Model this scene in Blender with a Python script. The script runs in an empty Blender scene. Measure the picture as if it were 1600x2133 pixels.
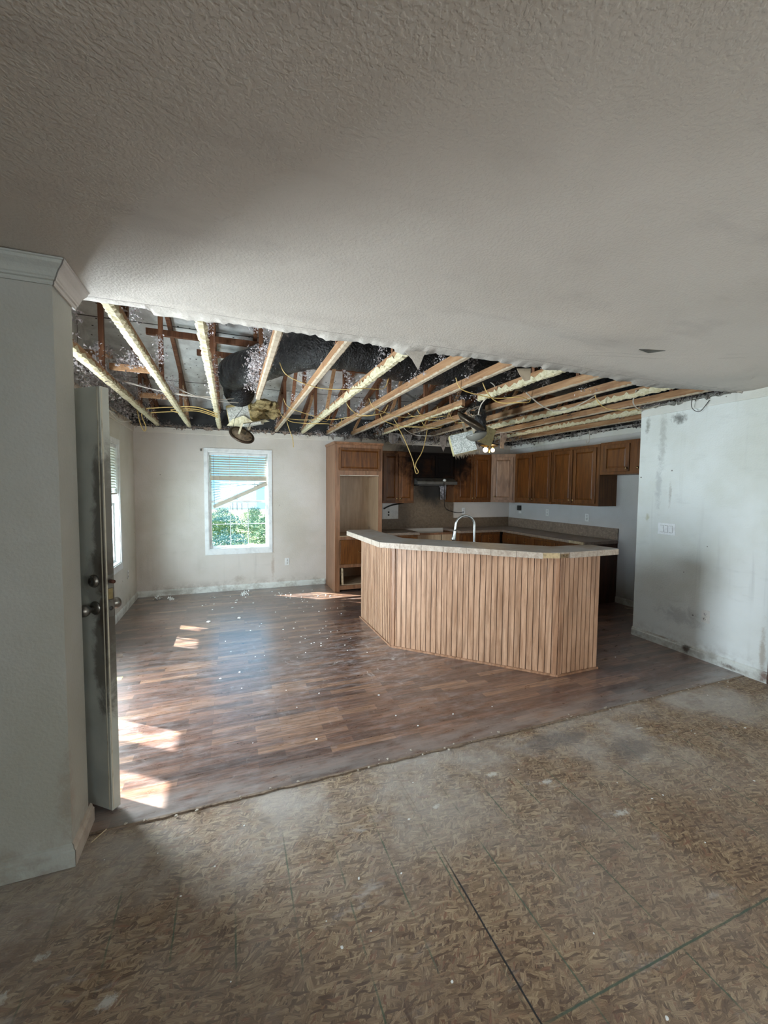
import bpy, math, random
from mathutils import Vector, Matrix, Euler
random.seed(7)
S = bpy.context.scene
COL = S.collection
PI = math.pi
# ------------------------------------------------------------------ camera
cam_d = bpy.data.cameras.new('camera'); cam = bpy.data.objects.new('camera', cam_d); COL.objects.link(cam)
p_, y_, r_ = -0.0559, 0.3586, 0.0077
fw = Vector((math.sin(y_)*math.cos(p_), math.cos(y_)*math.cos(p_), math.sin(p_)))
rt = Vector((math.cos(y_), -math.sin(y_), 0)); up = rt.cross(fw)
rt2 = rt*math.cos(r_) + up*math.sin(r_); up2 = up*math.cos(r_) - rt*math.sin(r_)
cam.matrix_world = Matrix(((rt2.x, up2.x, -fw.x, 0), (rt2.y, up2.y, -fw.y, 0), (rt2.z, up2.z, -fw.z, 1.5825), (0, 0, 0, 1)))
cam_d.sensor_fit = 'AUTO'; cam_d.sensor_width = 36; cam_d.lens = 853.68/2133*36
cam_d.clip_start = 0.02; cam_d.clip_end = 5000
S.camera = cam
# ------------------------------------------------------------------ world, sun, daylight, exposure
S.view_settings.view_transform = 'Standard'; S.view_settings.look = 'None'
S.view_settings.gamma = 1; S.view_settings.use_curve_mapping = False
S.view_settings.exposure = 0.0
S.cycles.use_denoising = True
S.cycles.max_bounces = 7; S.cycles.diffuse_bounces = 4; S.cycles.glossy_bounces = 3; S.cycles.transparent_max_bounces = 8
S.cycles.use_adaptive_sampling = True; S.cycles.adaptive_threshold = 0.1; S.cycles.adaptive_min_samples = 16
S.cycles.caustics_reflective = False; S.cycles.caustics_refractive = False
S.cycles.sample_clamp_indirect = 6
W = bpy.data.worlds.new('world'); S.world = W; W.use_nodes = True
bg = W.node_tree.nodes['Background']; bg.inputs[0].default_value = (0.105, 0.27, 0.43, 1); bg.inputs[1].default_value = 5.5
def sun(name, d, e, col, ang):
    l = bpy.data.lights.new(name, 'SUN'); l.energy = e; l.color = col; l.angle = math.radians(ang)
    o = bpy.data.objects.new(name, l); COL.objects.link(o)
    o.rotation_euler = Vector(d).to_track_quat('-Z', 'Y').to_euler(); o.location = (-8, 14, 9)
sun('sun', (0.80, -0.585, -0.75), 40, (1, .92, .82), 0.5)
def window_light(name, loc, d, sx, sz, e, col=(0.84, 0.94, 1)):
    l = bpy.data.lights.new(name, 'AREA'); l.shape = 'RECTANGLE'; l.size = sx; l.size_y = sz; l.energy = e; l.color = col
    o = bpy.data.objects.new(name, l); COL.objects.link(o); o.location = loc
    o.rotation_euler = Vector(d).to_track_quat('-Z', 'Y').to_euler()
    return o
window_light('entry_daylight', (-1.36, 3.265, 1.05), (1, 0, 0), .78, 1.9, 175)
window_light('dining_window_daylight', (-1.44, 5.40, 1.08), (1, 0, 0), .72, .80, 60, (.78, .93, 1))
window_light('living_window_daylight_a', (0.2, -3.05, 1.45), (0, 1, 0), 1.5, 1.3, 30, (1, .97, .90))
window_light('living_window_daylight_b', (2.9, -3.05, 1.45), (0, 1, 0), 1.5, 1.3, 105, (1, .97, .90))

# ------------------------------------------------------------------ object helpers
def T(o, label=None, cat=None, group=None, kind=None):
    if label: o['label'] = label
    if cat: o['category'] = cat
    if group: o['group'] = group
    if kind: o['kind'] = kind
    return o
def thing(name, loc, label, cat, group=None, rz=0, rot=None):
    o = bpy.data.objects.new(name, None); COL.objects.link(o); o.location = loc
    o.rotation_euler = rot if rot else (0, 0, rz); o.empty_display_size = .05
    return T(o, label, cat, group)
def ico(c, r, seed, e=(1, 1, 1)):
    import bmesh
    rr = random.Random(seed); b = bmesh.new(); bmesh.ops.create_icosphere(b, subdivisions=3, radius=1); ph = [rr.uniform(0, 6) for _ in range(6)]
    vs = []
    for v in b.verts:
        p = v.co; k = 1+.16*math.sin(p.x*4+ph[0])*math.sin(p.y*4+ph[1])+.14*math.sin(p.z*6+ph[2]+p.x*3)+rr.uniform(-.09, .09)
        vs.append((c[0]+p.x*k*r*e[0], c[1]+p.y*k*r*e[1], c[2]+p.z*k*r*e[2]))
    fs = [tuple(v.index for v in f.verts) for f in b.faces]; b.free(); return vs, fs
class MB:
    def __init__(s): s.v = []; s.f = []; s.sm = []
    def add(s, vs, fs, smooth=False):
        b = len(s.v); s.v += [tuple(v) for v in vs]; s.f += [tuple(b+i for i in f) for f in fs]; s.sm += [smooth]*len(fs); return s
    def box(s, x0, x1, y0, y1, z0, z1):
        return s.add([(x0,y0,z0),(x1,y0,z0),(x1,y1,z0),(x0,y1,z0),(x0,y0,z1),(x1,y0,z1),(x1,y1,z1),(x0,y1,z1)],
            [(3,2,1,0),(4,5,6,7),(0,1,5,4),(1,2,6,5),(2,3,7,6),(3,0,4,7)])
    def obox(s, c, size, e=(0,0,0)):
        M = Euler(e).to_matrix(); c = Vector(c); h = Vector(size)/2
        vs = [c + M @ Vector((sx*h.x, sy*h.y, sz*h.z)) for sz in (-1,1) for sx, sy in ((-1,-1),(1,-1),(1,1),(-1,1))]
        return s.add(vs, [(3,2,1,0),(4,5,6,7),(0,1,5,4),(1,2,6,5),(2,3,7,6),(3,0,4,7)])
    def beam(s, a, b, w, h, side=None):
        a = Vector(a); b = Vector(b); d = (b-a).normalized()
        sd = Vector(side) if side else d.cross(Vector((0,0,1)))
        if sd.length < 1e-4: sd = Vector((1,0,0))
        sd.normalize(); u = sd.cross(d).normalized()
        vs = [p + sd*(i*w/2) + u*(j*h/2) for p in (a, b) for i, j in ((-1,-1),(1,-1),(1,1),(-1,1))]
        return s.add(vs, [(0,1,2,3),(7,6,5,4),(4,5,1,0),(5,6,2,1),(6,7,3,2),(7,4,0,3)])
    def prism(s, pts, z0, z1):
        n = len(pts)
        return s.add([(x,y,z0) for x,y in pts]+[(x,y,z1) for x,y in pts],
            [tuple(range(n-1,-1,-1)), tuple(range(n,2*n))]+[(i,(i+1)%n,n+(i+1)%n,n+i) for i in range(n)])
    def tube(s, path, r, seg=8, closed=True, rf=None):
        P = [Vector(p) for p in path]; n = len(P); vs = []; fs = []
        prev = None
        for i, p in enumerate(P):
            d = (P[min(i+1,n-1)]-P[max(i-1,0)]).normalized()
            if prev is None:
                a = d.cross(Vector((0,0,1)));
                if a.length < .1: a = d.cross(Vector((1,0,0)))
            else: a = prev - d*prev.dot(d)
            a.normalize(); prev = a; b = d.cross(a)
            rr = rf(i) if rf else (r[i] if isinstance(r, (list,tuple)) else r)
            for k in range(seg):
                t = 2*PI*k/seg; vs.append(p + a*(rr*math.cos(t)) + b*(rr*math.sin(t)))
        for i in range(n-1):
            for k in range(seg):
                k2 = (k+1)%seg; fs.append((i*seg+k, i*seg+k2, (i+1)*seg+k2, (i+1)*seg+k))
        if closed: fs.append(tuple(range(seg-1,-1,-1))); fs.append(tuple((n-1)*seg+k for k in range(seg)))
        return s.add(vs, fs, True)
    def lathe(s, prof, c=(0,0,0), e=(0,0,0), seg=24):
        M = Euler(e).to_matrix(); c = Vector(c); vs = []; fs = []
        for r, z in prof:
            for k in range(seg):
                t = 2*PI*k/seg; vs.append(c + M @ Vector((r*math.cos(t), r*math.sin(t), z)))
        for i in range(len(prof)-1):
            for k in range(seg):
                k2 = (k+1)%seg; fs.append((i*seg+k, i*seg+k2, (i+1)*seg+k2, (i+1)*seg+k))
        if prof[0][0] > 1e-5: fs.append(tuple(range(seg-1,-1,-1)))
        if prof[-1][0] > 1e-5: fs.append(tuple((len(prof)-1)*seg+k for k in range(seg)))
        return s.add(vs, fs, True)
    def extrude(s, prof, origin, du, dv, dl, L, L0=0):
        o = Vector(origin); du = Vector(du); dv = Vector(dv); dl = Vector(dl); n = len(prof)
        vs = [o+du*a+dv*b+dl*l for l in (L0, L) for a, b in prof]
        return s.add(vs, [tuple(range(n-1,-1,-1)), tuple(range(n,2*n))]+[(i,(i+1)%n,n+(i+1)%n,n+i) for i in range(n)])
    def build(s, name, mat, parent=None, bevel=0, recalc=True):
        me = bpy.data.meshes.new(name); me.from_pydata(s.v, [], s.f); me.validate()
        for p, q in zip(me.polygons, s.sm): p.use_smooth = q
        if recalc:
            import bmesh
            b = bmesh.new(); b.from_mesh(me); bmesh.ops.recalc_face_normals(b, faces=b.faces); b.to_mesh(me); b.free()
        me.materials.append(mat)
        o = bpy.data.objects.new(name, me); COL.objects.link(o)
        if parent: o.parent = parent
        if bevel:
            m = o.modifiers.new('bevel', 'BEVEL'); m.width = bevel; m.segments = 2; m.limit_method = 'ANGLE'
        return o
def struct(o): o['kind'] = 'structure'; return o
def spline(pts, n=8):
    P = [Vector(p) for p in pts]; out = []
    for i in range(len(P)-1):
        a = P[max(i-1,0)]; b = P[i]; c = P[i+1]; d = P[min(i+2,len(P)-1)]
        for k in range(n):
            t = k/n
            out.append(.5*((2*b)+(c-a)*t+(2*a-5*b+4*c-d)*t*t+(3*b-3*c+d-a)*t**3))
    out.append(P[-1]); return out
def copy_tree(o, parent=None):
    c = o.copy(); COL.objects.link(c); c.parent = parent
    for ch in list(o.children): copy_tree(ch, c)
    return c

# ------------------------------------------------------------------ node helpers
class G:
    def __init__(s, name):
        s.m = bpy.data.materials.new(name); s.m.use_nodes = True; s.t = s.m.node_tree
        s.b = s.t.nodes['Principled BSDF']; s.out = s.t.nodes['Material Output']
    def n(s, typ, ins=None, **pr):
        nd = s.t.nodes.new('ShaderNode'+typ)
        for k, v in pr.items(): setattr(nd, k, v)
        for k, v in (ins or {}).items(): s.set(nd.inputs[k], v)
        return nd
    def set(s, sock, v):
        if isinstance(v, bpy.types.NodeSocket): s.t.links.new(v, sock)
        else:
            if sock.type == 'RGBA' and len(v) == 3: v = (*v, 1)
            sock.default_value = v
    def pos(s): return s.n('NewGeometry').outputs['Position']
    def obj(s): return s.n('TexCoord').outputs['Object']
    def mp(s, v, sc=(1,1,1), rot=(0,0,0), loc=(0,0,0)):
        return s.n('Mapping', {'Vector': v, 'Scale': sc, 'Rotation': rot, 'Location': loc}).outputs[0]
    def noise(s, v, sc, det=3, ro=.55, dist=0):
        return s.n('TexNoise', {'Vector': v, 'Scale': sc, 'Detail': det, 'Roughness': ro, 'Distortion': dist}).outputs[0]
    def noisec(s, v, sc, det=2):
        return s.n('TexNoise', {'Vector': v, 'Scale': sc, 'Detail': det}).outputs[1]
    def M(s, op, a, b=0.0, c=None, clamp=False):
        nd = s.n('Math', operation=op, use_clamp=clamp); s.set(nd.inputs[0], a); s.set(nd.inputs[1], b)
        if c is not None: s.set(nd.inputs[2], c)
        return nd.outputs[0]
    def V(s, op, a, b=(0,0,0)):
        nd = s.n('VectorMath', operation=op); s.set(nd.inputs[0], a); s.set(nd.inputs[1], b)
        return nd.outputs['Value'] if op in ('LENGTH','DISTANCE','DOT_PRODUCT') else nd.outputs[0]
    def mr(s, v, a, b, c=0., d=1., smooth=True):
        nd = s.n('MapRange', interpolation_type='SMOOTHSTEP' if smooth else 'LINEAR')
        for k, x in zip(('Value','From Min','From Max','To Min','To Max'), (v,a,b,c,d)): s.set(nd.inputs[k], x)
        return nd.outputs[0]
    def mix(s, f, a, b, mode='MIX'):
        nd = s.n('Mix', data_type='RGBA', blend_type=mode); s.set(nd.inputs[0], f); s.set(nd.inputs[6], a); s.set(nd.inputs[7], b); return nd.outputs[2]
    def ramp(s, f, st):
        nd = s.n('ValToRGB', {0: f}); r = nd.color_ramp
        while len(r.elements) < len(st): r.elements.new(.5)
        for e, (p, c) in zip(r.elements, st): e.position = p; e.color = (*c, 1)
        return nd.outputs[0]
    def xyz(s, v): return s.n('SeparateXYZ', {0: v}).outputs
    def stain(s, P, c, rad, ns=6, amt=.55, lo=0.0, hi=.5):
        """blotch of its own shape round c: 1 inside, ragged to 0 outside"""
        d = s.V('LENGTH', s.V('DIVIDE', s.V('SUBTRACT', P, c), rad))
        v = s.M('ADD', s.M('SUBTRACT', 1.0, d), s.M('MULTIPLY', s.M('SUBTRACT', s.noise(P, ns, 8, .72, .6), .5), amt*3.2))
        return s.mr(v, lo, hi)
    def bump(s, h, dist, strength=1, nrm=None):
        nd = s.n('Bump', {'Height': h, 'Distance': dist, 'Strength': strength})
        if nrm: s.set(nd.inputs['Normal'], nrm)
        return nd.outputs[0]
    def fin(s, col, rough=.6, bump=None, metal=0, **kw):
        s.set(s.b.inputs['Base Color'], col); s.set(s.b.inputs['Roughness'], rough); s.set(s.b.inputs['Metallic'], metal)
        if bump is not None: s.set(s.b.inputs['Normal'], bump)
        for k, v in kw.items(): s.set(s.b.inputs[k.replace('_',' ')], v)
        return s.m
def simple(name, col, rough=.5, metal=0, grime=.12, ns=12, bumpd=0, **kw):
    g = G(name); P = g.obj(); n = g.noise(P, ns, 4, .6)
    dark = tuple(c*(1-grime*3) for c in col)
    c = g.mix(g.mr(n, .45, .75), col, dark)
    b = g.bump(g.noise(P, ns*8, 3), bumpd) if bumpd else None
    return g.fin(c, g.mr(n, .3, .7, rough*.85, min(1, rough*1.15)), b, metal, **kw)

# ------------------------------------------------------------------ materials
FIRE = (3.35, 6.45, 2.15)
def soot_mask(g, P, c=FIRE, r=(.88, .9, .66), ns=4): return g.stain(P, c, r, ns, .35, -.08, .42)
def wall_mat(name, base, streaks=.35, extra=None, texture=.0006, soot=False, dots=True, rough=.6):
    g = G(name); P = g.pos(); x, y, z = g.xyz(P)[0:3]
    n = g.noise(P, 1.3, 4, .6); col = g.mix(g.mr(n, .35, .75), base, tuple(c*k for c, k in zip(base, (.84, .83, .78))))
    smear = g.noise(g.mp(P, (3, 3, 12)), 1.0, 5, .7)
    col = g.mix(g.mr(smear, .55, .8, 0, streaks), col, tuple(c*.62 for c in base))
    drip = g.noise(g.mp(P, (14, 14, .7)), 1.0, 3, .5); dm = g.M('MULTIPLY', g.mr(drip, .56, .72), g.mr(g.noise(P, .9, 2), .45, .65))
    col = g.mix(g.M('MULTIPLY', dm, streaks), col, tuple(c*.6 for c in base))
    low = g.M('MULTIPLY', g.mr(z, .22, .04), g.mr(g.noise(P, 7, 4, .7), .4, .65)); col = g.mix(g.M('MULTIPLY', low, .5), col, (.16, .12, .09))
    if dots:
        v = g.n('TexVoronoi', {'Vector': P, 'Scale': 5.5}); dd = g.mr(v.outputs['Distance'], .055, .028)
        rnd = g.xyz(v.outputs['Color'])[0]
        col = g.mix(g.M('MULTIPLY', dd, g.mr(rnd, .80, .82)), col, (.07, .06, .05))
    for c_, r_, cc, st in (extra or []):
        col = g.mix(g.M('MULTIPLY', g.stain(P, c_, r_, 16, .8, .0, .9), st), col, cc)
    if soot: col = g.mix(g.M('MULTIPLY', soot_mask(g, P, (3.5, 6.67, 2.15), (.95, .8, .55)), .96), col, (.012, .011, .011))
    b = g.bump(g.noise(P, 75, 2, .5), texture*3)
    return g.fin(col, rough, b)
PLAST = (.60, .575, .54)
M_wall_back = wall_mat('back_wall_plaster', (.60, .56, .525), .30, [((.62, 6.67, .35), (.03, .1, .28), (.40, .32, .26), .7), ((.12, 6.67, .17), (.12, .1, .06), (.36, .30, .25), .6)], soot=True)
M_wall_left = wall_mat('left_wall_plaster', (.64, .62, .57), .30)
M_wall_kitchen = wall_mat('kitchen_wall_plaster', (.52, .52, .53), .2)
M_wall_right = wall_mat('right_wall_plaster', (.70, .75, .755), .35, [
    ((4.15, 2.96, 2.1), (.1, .05, .42), (.34, .36, .35), .55), ((4.15, 2.98, 1.65), (.1, .045, .35), (.36, .39, .41), .5), ((4.15, 2.86, 1.55), (.1, .02, .16), (.38, .38, .36), .6),
    ((4.15, 3.13, 2.26), (.1, .035, .13), (.22, .23, .21), .8), ((4.15, 2.80, 2.30), (.1, .10, .07), (.05, .05, .045), .8), ((4.15, 3.09, 1.3), (.1, .03, .05), (.42, .43, .30), .7),
    ((4.15, 2.7, .35), (.1, .30, .12), (.35, .37, .40), .5), ((4.15, 2.03, .25), (.1, .03, .3), (.30, .24, .18), .6)])
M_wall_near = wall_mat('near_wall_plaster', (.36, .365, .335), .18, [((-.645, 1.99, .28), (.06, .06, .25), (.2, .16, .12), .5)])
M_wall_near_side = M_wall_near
def ceiling_mat():
    g = G('textured_ceiling'); P = g.pos(); x, y, z = g.xyz(P)[0:3]
    n = g.noise(P, .8, 4, .6); col = g.mix(g.mr(n, .35, .7), (.545, .51, .465), (.48, .445, .40))
    col = g.mix(g.mr(g.noise(g.mp(P, (1, 2.6, 1)), 1.6, 4, .65), .52, .75, 0, .35), col, (.33, .30, .28))
    wob = g.M('ADD', y, g.M('MULTIPLY', g.noise(P, 5, 3), .035))
    ln = g.mr(g.M('ABSOLUTE', g.M('SUBTRACT', wob, 2.282)), .0045, .0015)
    ln = g.M('MULTIPLY', ln, g.mr(g.noise(P, 2.2, 2), .36, .46)); col = g.mix(g.M('MULTIPLY', ln, .8), col, (.10, .09, .08))
    edge = g.M('MULTIPLY', g.mr(y, 2.05, 2.26), g.mr(g.noise(P, 14, 6, .75), .42, .62)); col = g.mix(g.M('MULTIPLY', edge, .32), col, (.26, .235, .21))
    lip = g.mr(y, 2.268, 2.285); col = g.mix(g.M('MULTIPLY', lip, .6), col, g.ramp(g.noise(P, 30, 5, .7), [(.25, (.26, .235, .20)), (.5, (.46, .435, .40)), (.75, (.52, .49, .45))]))
    # two hairline cracks on the right, slanting
    for k, off in enumerate((0, .05)):
        d = g.M('ABSOLUTE', g.M('ADD', g.M('SUBTRACT', y, g.M('MULTIPLY', x, -.42)), g.M('ADD', -2.93-off*1.2, g.M('MULTIPLY', g.noise(P, 6, 2), .03))))
        m = g.M('MULTIPLY', g.mr(d, .004, .0015), g.M('MULTIPLY', g.mr(x, 2.0, 2.3), g.mr(g.noise(P, 3, 2), .38, .5)))
        col = g.mix(g.M('MULTIPLY', m, .5), col, (.2, .18, .16))
    sp = g.n('TexVoronoi', {'Vector': P, 'Scale': 3.2}); m = g.M('MULTIPLY', g.mr(sp.outputs['Distance'], .025, .012), g.mr(g.xyz(sp.outputs['Color'])[1], .75, .78))
    col = g.mix(m, col, (.08, .07, .06))
    a = g.noise(P, 92, 2, .5); b = g.bump(g.mr(a, .38, .62), .003, .27)
    return g.fin(col, .55, b)
M_ceil = ceiling_mat()
def osb_mat():
    g = G('osb_subfloor'); P = g.pos(); x, y, z = g.xyz(P)[0:3]
    warp = g.n('VectorMath', {0: g.V('SUBTRACT', g.noisec(P, 7, 3), (.5, .5, .5)), 'Scale': .05}, operation='SCALE').outputs[0]
    PW = g.V('ADD', P, warp)
    pal = [(0, (.13, .080, .050)), (.25, (.22, .15, .095)), (.6, (.33, .24, .155)), (.85, (.46, .36, .235)), (1, (.25, .13, .08))]
    col = None; h = None; r1 = None
    for k, (ang, sx, sy) in enumerate(((.6, 17, 70), (1.55, 21, 95), (2.75, 21, 95), (2.2, 30, 130), (.15, 26, 120))):
        q = g.mp(PW, (sx, sy, 0), rot=(0, 0, ang), loc=(k*3.7, k*1.9, 0))
        q = g.n('Mapping', {'Vector': g.n('VectorRotate', {'Vector': g.V('ADD', PW, (k*.37, k*.19, 0)), 'Angle': ang}, rotation_type='Z_AXIS').outputs[0], 'Scale': (sx, sy, 0)}).outputs[0]
        v = g.n('TexVoronoi', {'Vector': q, 'Scale': 1.0, 'Randomness': 1}); r = g.xyz(v.outputs['Color'])
        grain = g.noise(g.V('MULTIPLY', q, (.35, 2.4, 1)), 1.6, 3, .65)
        c = g.mix(g.mr(grain, .35, .65), g.ramp(r[0], pal), g.mix(1., g.ramp(r[0], pal), (.62, .58, .54), 'MULTIPLY'))
        hh = g.M('ADD', g.M('MULTIPLY', r[2], .8), g.M('MULTIPLY', grain, .9))
        if col is None: col, h, r1 = c, hh, r
        else:
            mk = g.mr(r[1], .60, .64); col = g.mix(mk, col, c); nd = g.n('Mix', {0: mk, 2: h, 3: hh}, data_type='FLOAT'); h = nd.outputs[0]
    n3 = g.noise(P, 170, 3, .6)
    # grey dust, wear and darker damp fields
    big = g.noise(P, 1.4, 5, .6)
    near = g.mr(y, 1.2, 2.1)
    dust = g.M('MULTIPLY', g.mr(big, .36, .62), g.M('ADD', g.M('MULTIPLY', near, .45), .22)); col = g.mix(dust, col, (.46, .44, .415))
    sw = g.noise(g.mp(P, (2, 5, 1), rot=(0, 0, .6)), 1.3, 5, .7); col = g.mix(g.mr(sw, .58, .78, 0, .6), col, (.50, .50, .50))
    col = g.mix(g.mr(g.noise(P, 2.2, 6, .7), .50, .72, 0, .62), col, (.13, .075, .05))
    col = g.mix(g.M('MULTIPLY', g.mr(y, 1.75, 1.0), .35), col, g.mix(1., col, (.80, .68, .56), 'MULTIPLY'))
    for c_, r_ in (((1.9, 1.98, 0), (.30, .10, 1)), ((2.3, 1.75, 0), (.2, .12, 1))):
        col = g.mix(g.M('MULTIPLY', g.stain(P, c_, r_, 7, .5), .55), col, (.12, .11, .11))
    for c_, r_ in (((1.79, 1.40, 0), (.07, .022, 1)), ((2.55, 1.89, 0), (.04, .015, 1)), ((-.38, 1.40, 0), (.04, .025, 1)), ((-.69, 1.52, 0), (.03, .03, 1)), ((1.35, 1.85, 0), (.05, .02, 1)), ((.95, 1.75, 0), (.03, .02, 1)), ((-.62, 1.62, 0), (.03, .02, 1)), ((1.6, 1.7, 0), (.06, .02, 1))):
        col = g.mix(g.M('MULTIPLY', g.stain(P, c_, r_, 60, 1.0, .1, .8), .6), col, (.66, .68, .66))
    # green printed framing grid, partly worn off
    wear = g.noise(P, 3.3, 4, .65)
    gx = g.M('PINGPONG', g.M('ADD', x, g.M('MULTIPLY', g.noise(P, 30, 2), .004)), .104)
    m = g.M('MULTIPLY', g.mr(gx, .0042, .0016), g.M('MULTIPLY', g.mr(wear, .40, .60), g.mr(y, 2.0, 1.6)))
    col = g.mix(g.M('MULTIPLY', m, .75), col, (.05, .10, .065))
    gy = g.M('ABSOLUTE', g.M('SUBTRACT', g.M('ADD', y, g.M('MULTIPLY', g.noise(P, 25, 2), .004)), .892))
    m = g.M('MULTIPLY', g.M('MULTIPLY', g.mr(gy, .0048, .002), g.mr(x, .80, .95)), g.mr(wear, .3, .5, .45, 1)); col = g.mix(g.M('MULTIPLY', m, .85), col, (.04, .085, .06))
    # open joint between sheets
    gg = g.M('ABSOLUTE', g.M('SUBTRACT', g.M('ADD', x, g.M('MULTIPLY', g.noise(P, 14, 2), .005)), .851))
    jm = g.M('MULTIPLY', g.mr(gg, .0040, .0022), g.mr(y, 1.55, 1.35)); col = g.mix(jm, col, (.012, .012, .012))
    jm2 = g.M('MULTIPLY', g.mr(gg, .0025, .001), g.M('MULTIPLY', g.mr(y, 1.4, 1.6), g.mr(wear, .4, .6))); col = g.mix(g.M('MULTIPLY', jm2, .4), col, (.1, .08, .06))
    h = g.M('ADD', h, g.M('MULTIPLY', n3, .5))
    h = g.M('SUBTRACT', h, g.M('MULTIPLY', jm, 4))
    return g.fin(col, .66, g.bump(h, .005, .8))
M_osb = osb_mat()
def laminate_mat():
    g = G('laminate_planks'); P = g.pos(); x, y, z = g.xyz(P)[0:3]
    v = g.mp(P, (1, 1, 0), loc=(.13, .022, 0))
    br = g.n('TexBrick', {'Vector': v, 'Color1': (.0, .0, .0), 'Color2': (1., 1., 1.), 'Mortar': (.5, .5, .5), 'Scale': 1.0, 'Mortar Size': .0, 'Bias': 0.0, 'Brick Width': .42, 'Row Height': .062}, offset=.37, offset_frequency=2)
    br2 = g.n('TexBrick', {'Vector': v, 'Color1': (1, 1, 1), 'Color2': (1, 1, 1), 'Mortar': (0, 0, 0), 'Scale': 1.0, 'Mortar Size': .0013, 'Bias': 0.0, 'Brick Width': .42, 'Row Height': .062}, offset=.37, offset_frequency=2)
    r = g.xyz(br.outputs[0])[0]
    tone = g.ramp(r, [(0, (.065, .036, .029)), (.35, (.115, .062, .047)), (.7, (.15, .080, .056)), (1, (.25, .145, .092))])
    gr = g.noise(g.mp(P, (2.2, 34, 1)), 1.6, 6, .72, .5); tone = g.mix(g.mr(gr, .38, .66), g.mix(1., tone, (.55, .52, .50), 'MULTIPLY'), g.mix(1., tone, (1.3, 1.3, 1.3), 'MULTIPLY'))
    tone = g.mix(g.M('MULTIPLY', g.M('SUBTRACT', 1.0, g.xyz(br2.outputs[0])[0]), .5), tone, (.03, .02, .018))
    # chalky dust, scuffs, drag marks
    d1 = g.noise(P, .9, 5, .62); d2 = g.noise(g.mp(P, (3, 9, 1)), 2.2, 6, .75); d3 = g.noise(P, 22, 5, .75)
    cen = g.stain(P, (1.15, 3.75, 0), (.95, .95, 5), 2, .35, -.1, .7)
    dm = g.M('MULTIPLY', g.mr(d2, .42, .75), g.M('ADD', g.mr(d1, .35, .7, .10, .5), g.M('MULTIPLY', cen, .5)))
    tone = g.mix(dm, tone, (.40, .40, .42))
    w = g.noise(g.mp(P, (1, 1, 1), rot=(0, 0, .5)), 5, 6, .8, 1.5); tone = g.mix(g.M('MULTIPLY', g.mr(w, .57, .70), g.M('ADD', g.M('MULTIPLY', cen, .7), .15)), tone, (.52, .54, .55))
    tone = g.mix(g.M('MULTIPLY', g.mr(d3, .66, .74), .3), tone, (.6, .6, .6))
    ed = g.M('MULTIPLY', g.mr(y, 2.36, 2.24), g.mr(g.noise(g.mp(P, (1, 3, 1)), 4, 5, .7), .3, .6)); tone = g.mix(g.M('MULTIPLY', ed, .55), tone, (.26, .24, .23))
    h = g.M('ADD', g.M('MULTIPLY', gr, .5), g.M('MULTIPLY', g.noise(P, 30, 4, .6), 1.0))
    return g.fin(tone, g.mr(d2, .3, .7, .26, .42), g.bump(h, .0022, .5), **{'Specular_IOR_Level': .9, 'Coat_Weight': .8, 'Coat_Roughness': .26})
M_lam = laminate_mat()
def oak(name, a, b, c, axis='Z', soot=True, rough=.42, grain=1.0, coat=0):
    g = G(name); O = g.obj(); P = g.pos()
    rnd = g.n('ObjectInfo').outputs['Random']
    O2 = g.V('ADD', O, g.V('SCALE', (1, 1, 1), (1, 1, 1)))
    off = g.n('CombineXYZ', {0: g.M('MULTIPLY', rnd, 7.3), 1: g.M('MULTIPLY', rnd, 3.1), 2: g.M('MULTIPLY', rnd, 5.9)}).outputs[0]
    O2 = g.V('ADD', O, off)
    sc = {'Z': (1, 1, .10), 'X': (.10, 1, 1), 'Y': (1, .10, 1)}[axis]
    q = g.mp(O2, sc)
    n1 = g.noise(q, 28, 5, .6, .4); n2 = g.noise(q, 120, 3, .6)
    w = g.n('TexWave', {'Vector': g.mp(O2, tuple(s_*1.0 for s_ in sc)), 'Scale': 7, 'Distortion': 7, 'Detail': 3, 'Detail Scale': 1.6}, wave_type='RINGS').outputs[1]
    col = g.ramp(n1, [(.3, a), (.5, b), (.72, c)])
    col = g.mix(g.M('MULTIPLY', g.mr(w, .05, .35, 1, 0), .38*grain), col, tuple(k*.5 for k in a))
    col = g.mix(g.mr(n2, .55, .75, 0, .4*grain), col, tuple(k*.6 for k in a))
    sm = soot_mask(g, P) if soot else None
    if soot: col = g.mix(sm, col, (.006, .005, .005))
    col = g.mix(g.M('MULTIPLY', g.mr(g.noise(P, 3, 4, .6), .5, .75), .35), col, tuple(k*.55 for k in b))
    if soot:
        return g.fin(col, g.M('ADD', rough, g.M('MULTIPLY', sm, .4)), g.bump(n2, .0008, .4), **{'Specular_IOR_Level': g.M('SUBTRACT', .38, g.M('MULTIPLY', sm, .34))})
    return g.fin(col, rough, g.bump(n2, .0008, .4))
M_oak = oak('kitchen_oak', (.070, .021, .004), (.125, .042, .008), (.18, .068, .014))
M_oak_frame = oak('kitchen_oak_frame', (.075, .026, .007), (.13, .048, .013), (.18, .073, .020))
M_oak_tall = oak('tall_cabinet_oak', (.16, .072, .034), (.24, .115, .058), (.31, .155, .085), soot=False)
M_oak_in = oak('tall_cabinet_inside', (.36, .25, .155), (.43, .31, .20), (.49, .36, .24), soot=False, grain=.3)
M_bead = oak('beadboard_oak', (.27, .145, .080), (.42, .25, .155), (.53, .34, .225), soot=False, grain=.95, rough=.5)
M_bead_groove = oak('beadboard_groove', (.085, .045, .03), (.12, .066, .043), (.16, .09, .06), soot=False)
M_bead_trim = oak('beadboard_trim', (.22, .11, .06), (.33, .18, .105), (.40, .235, .15), soot=False)
M_endpanel = oak('counter_end_oak', (.035, .012, .006), (.06, .022, .010), (.085, .034, .016), soot=False)
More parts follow.
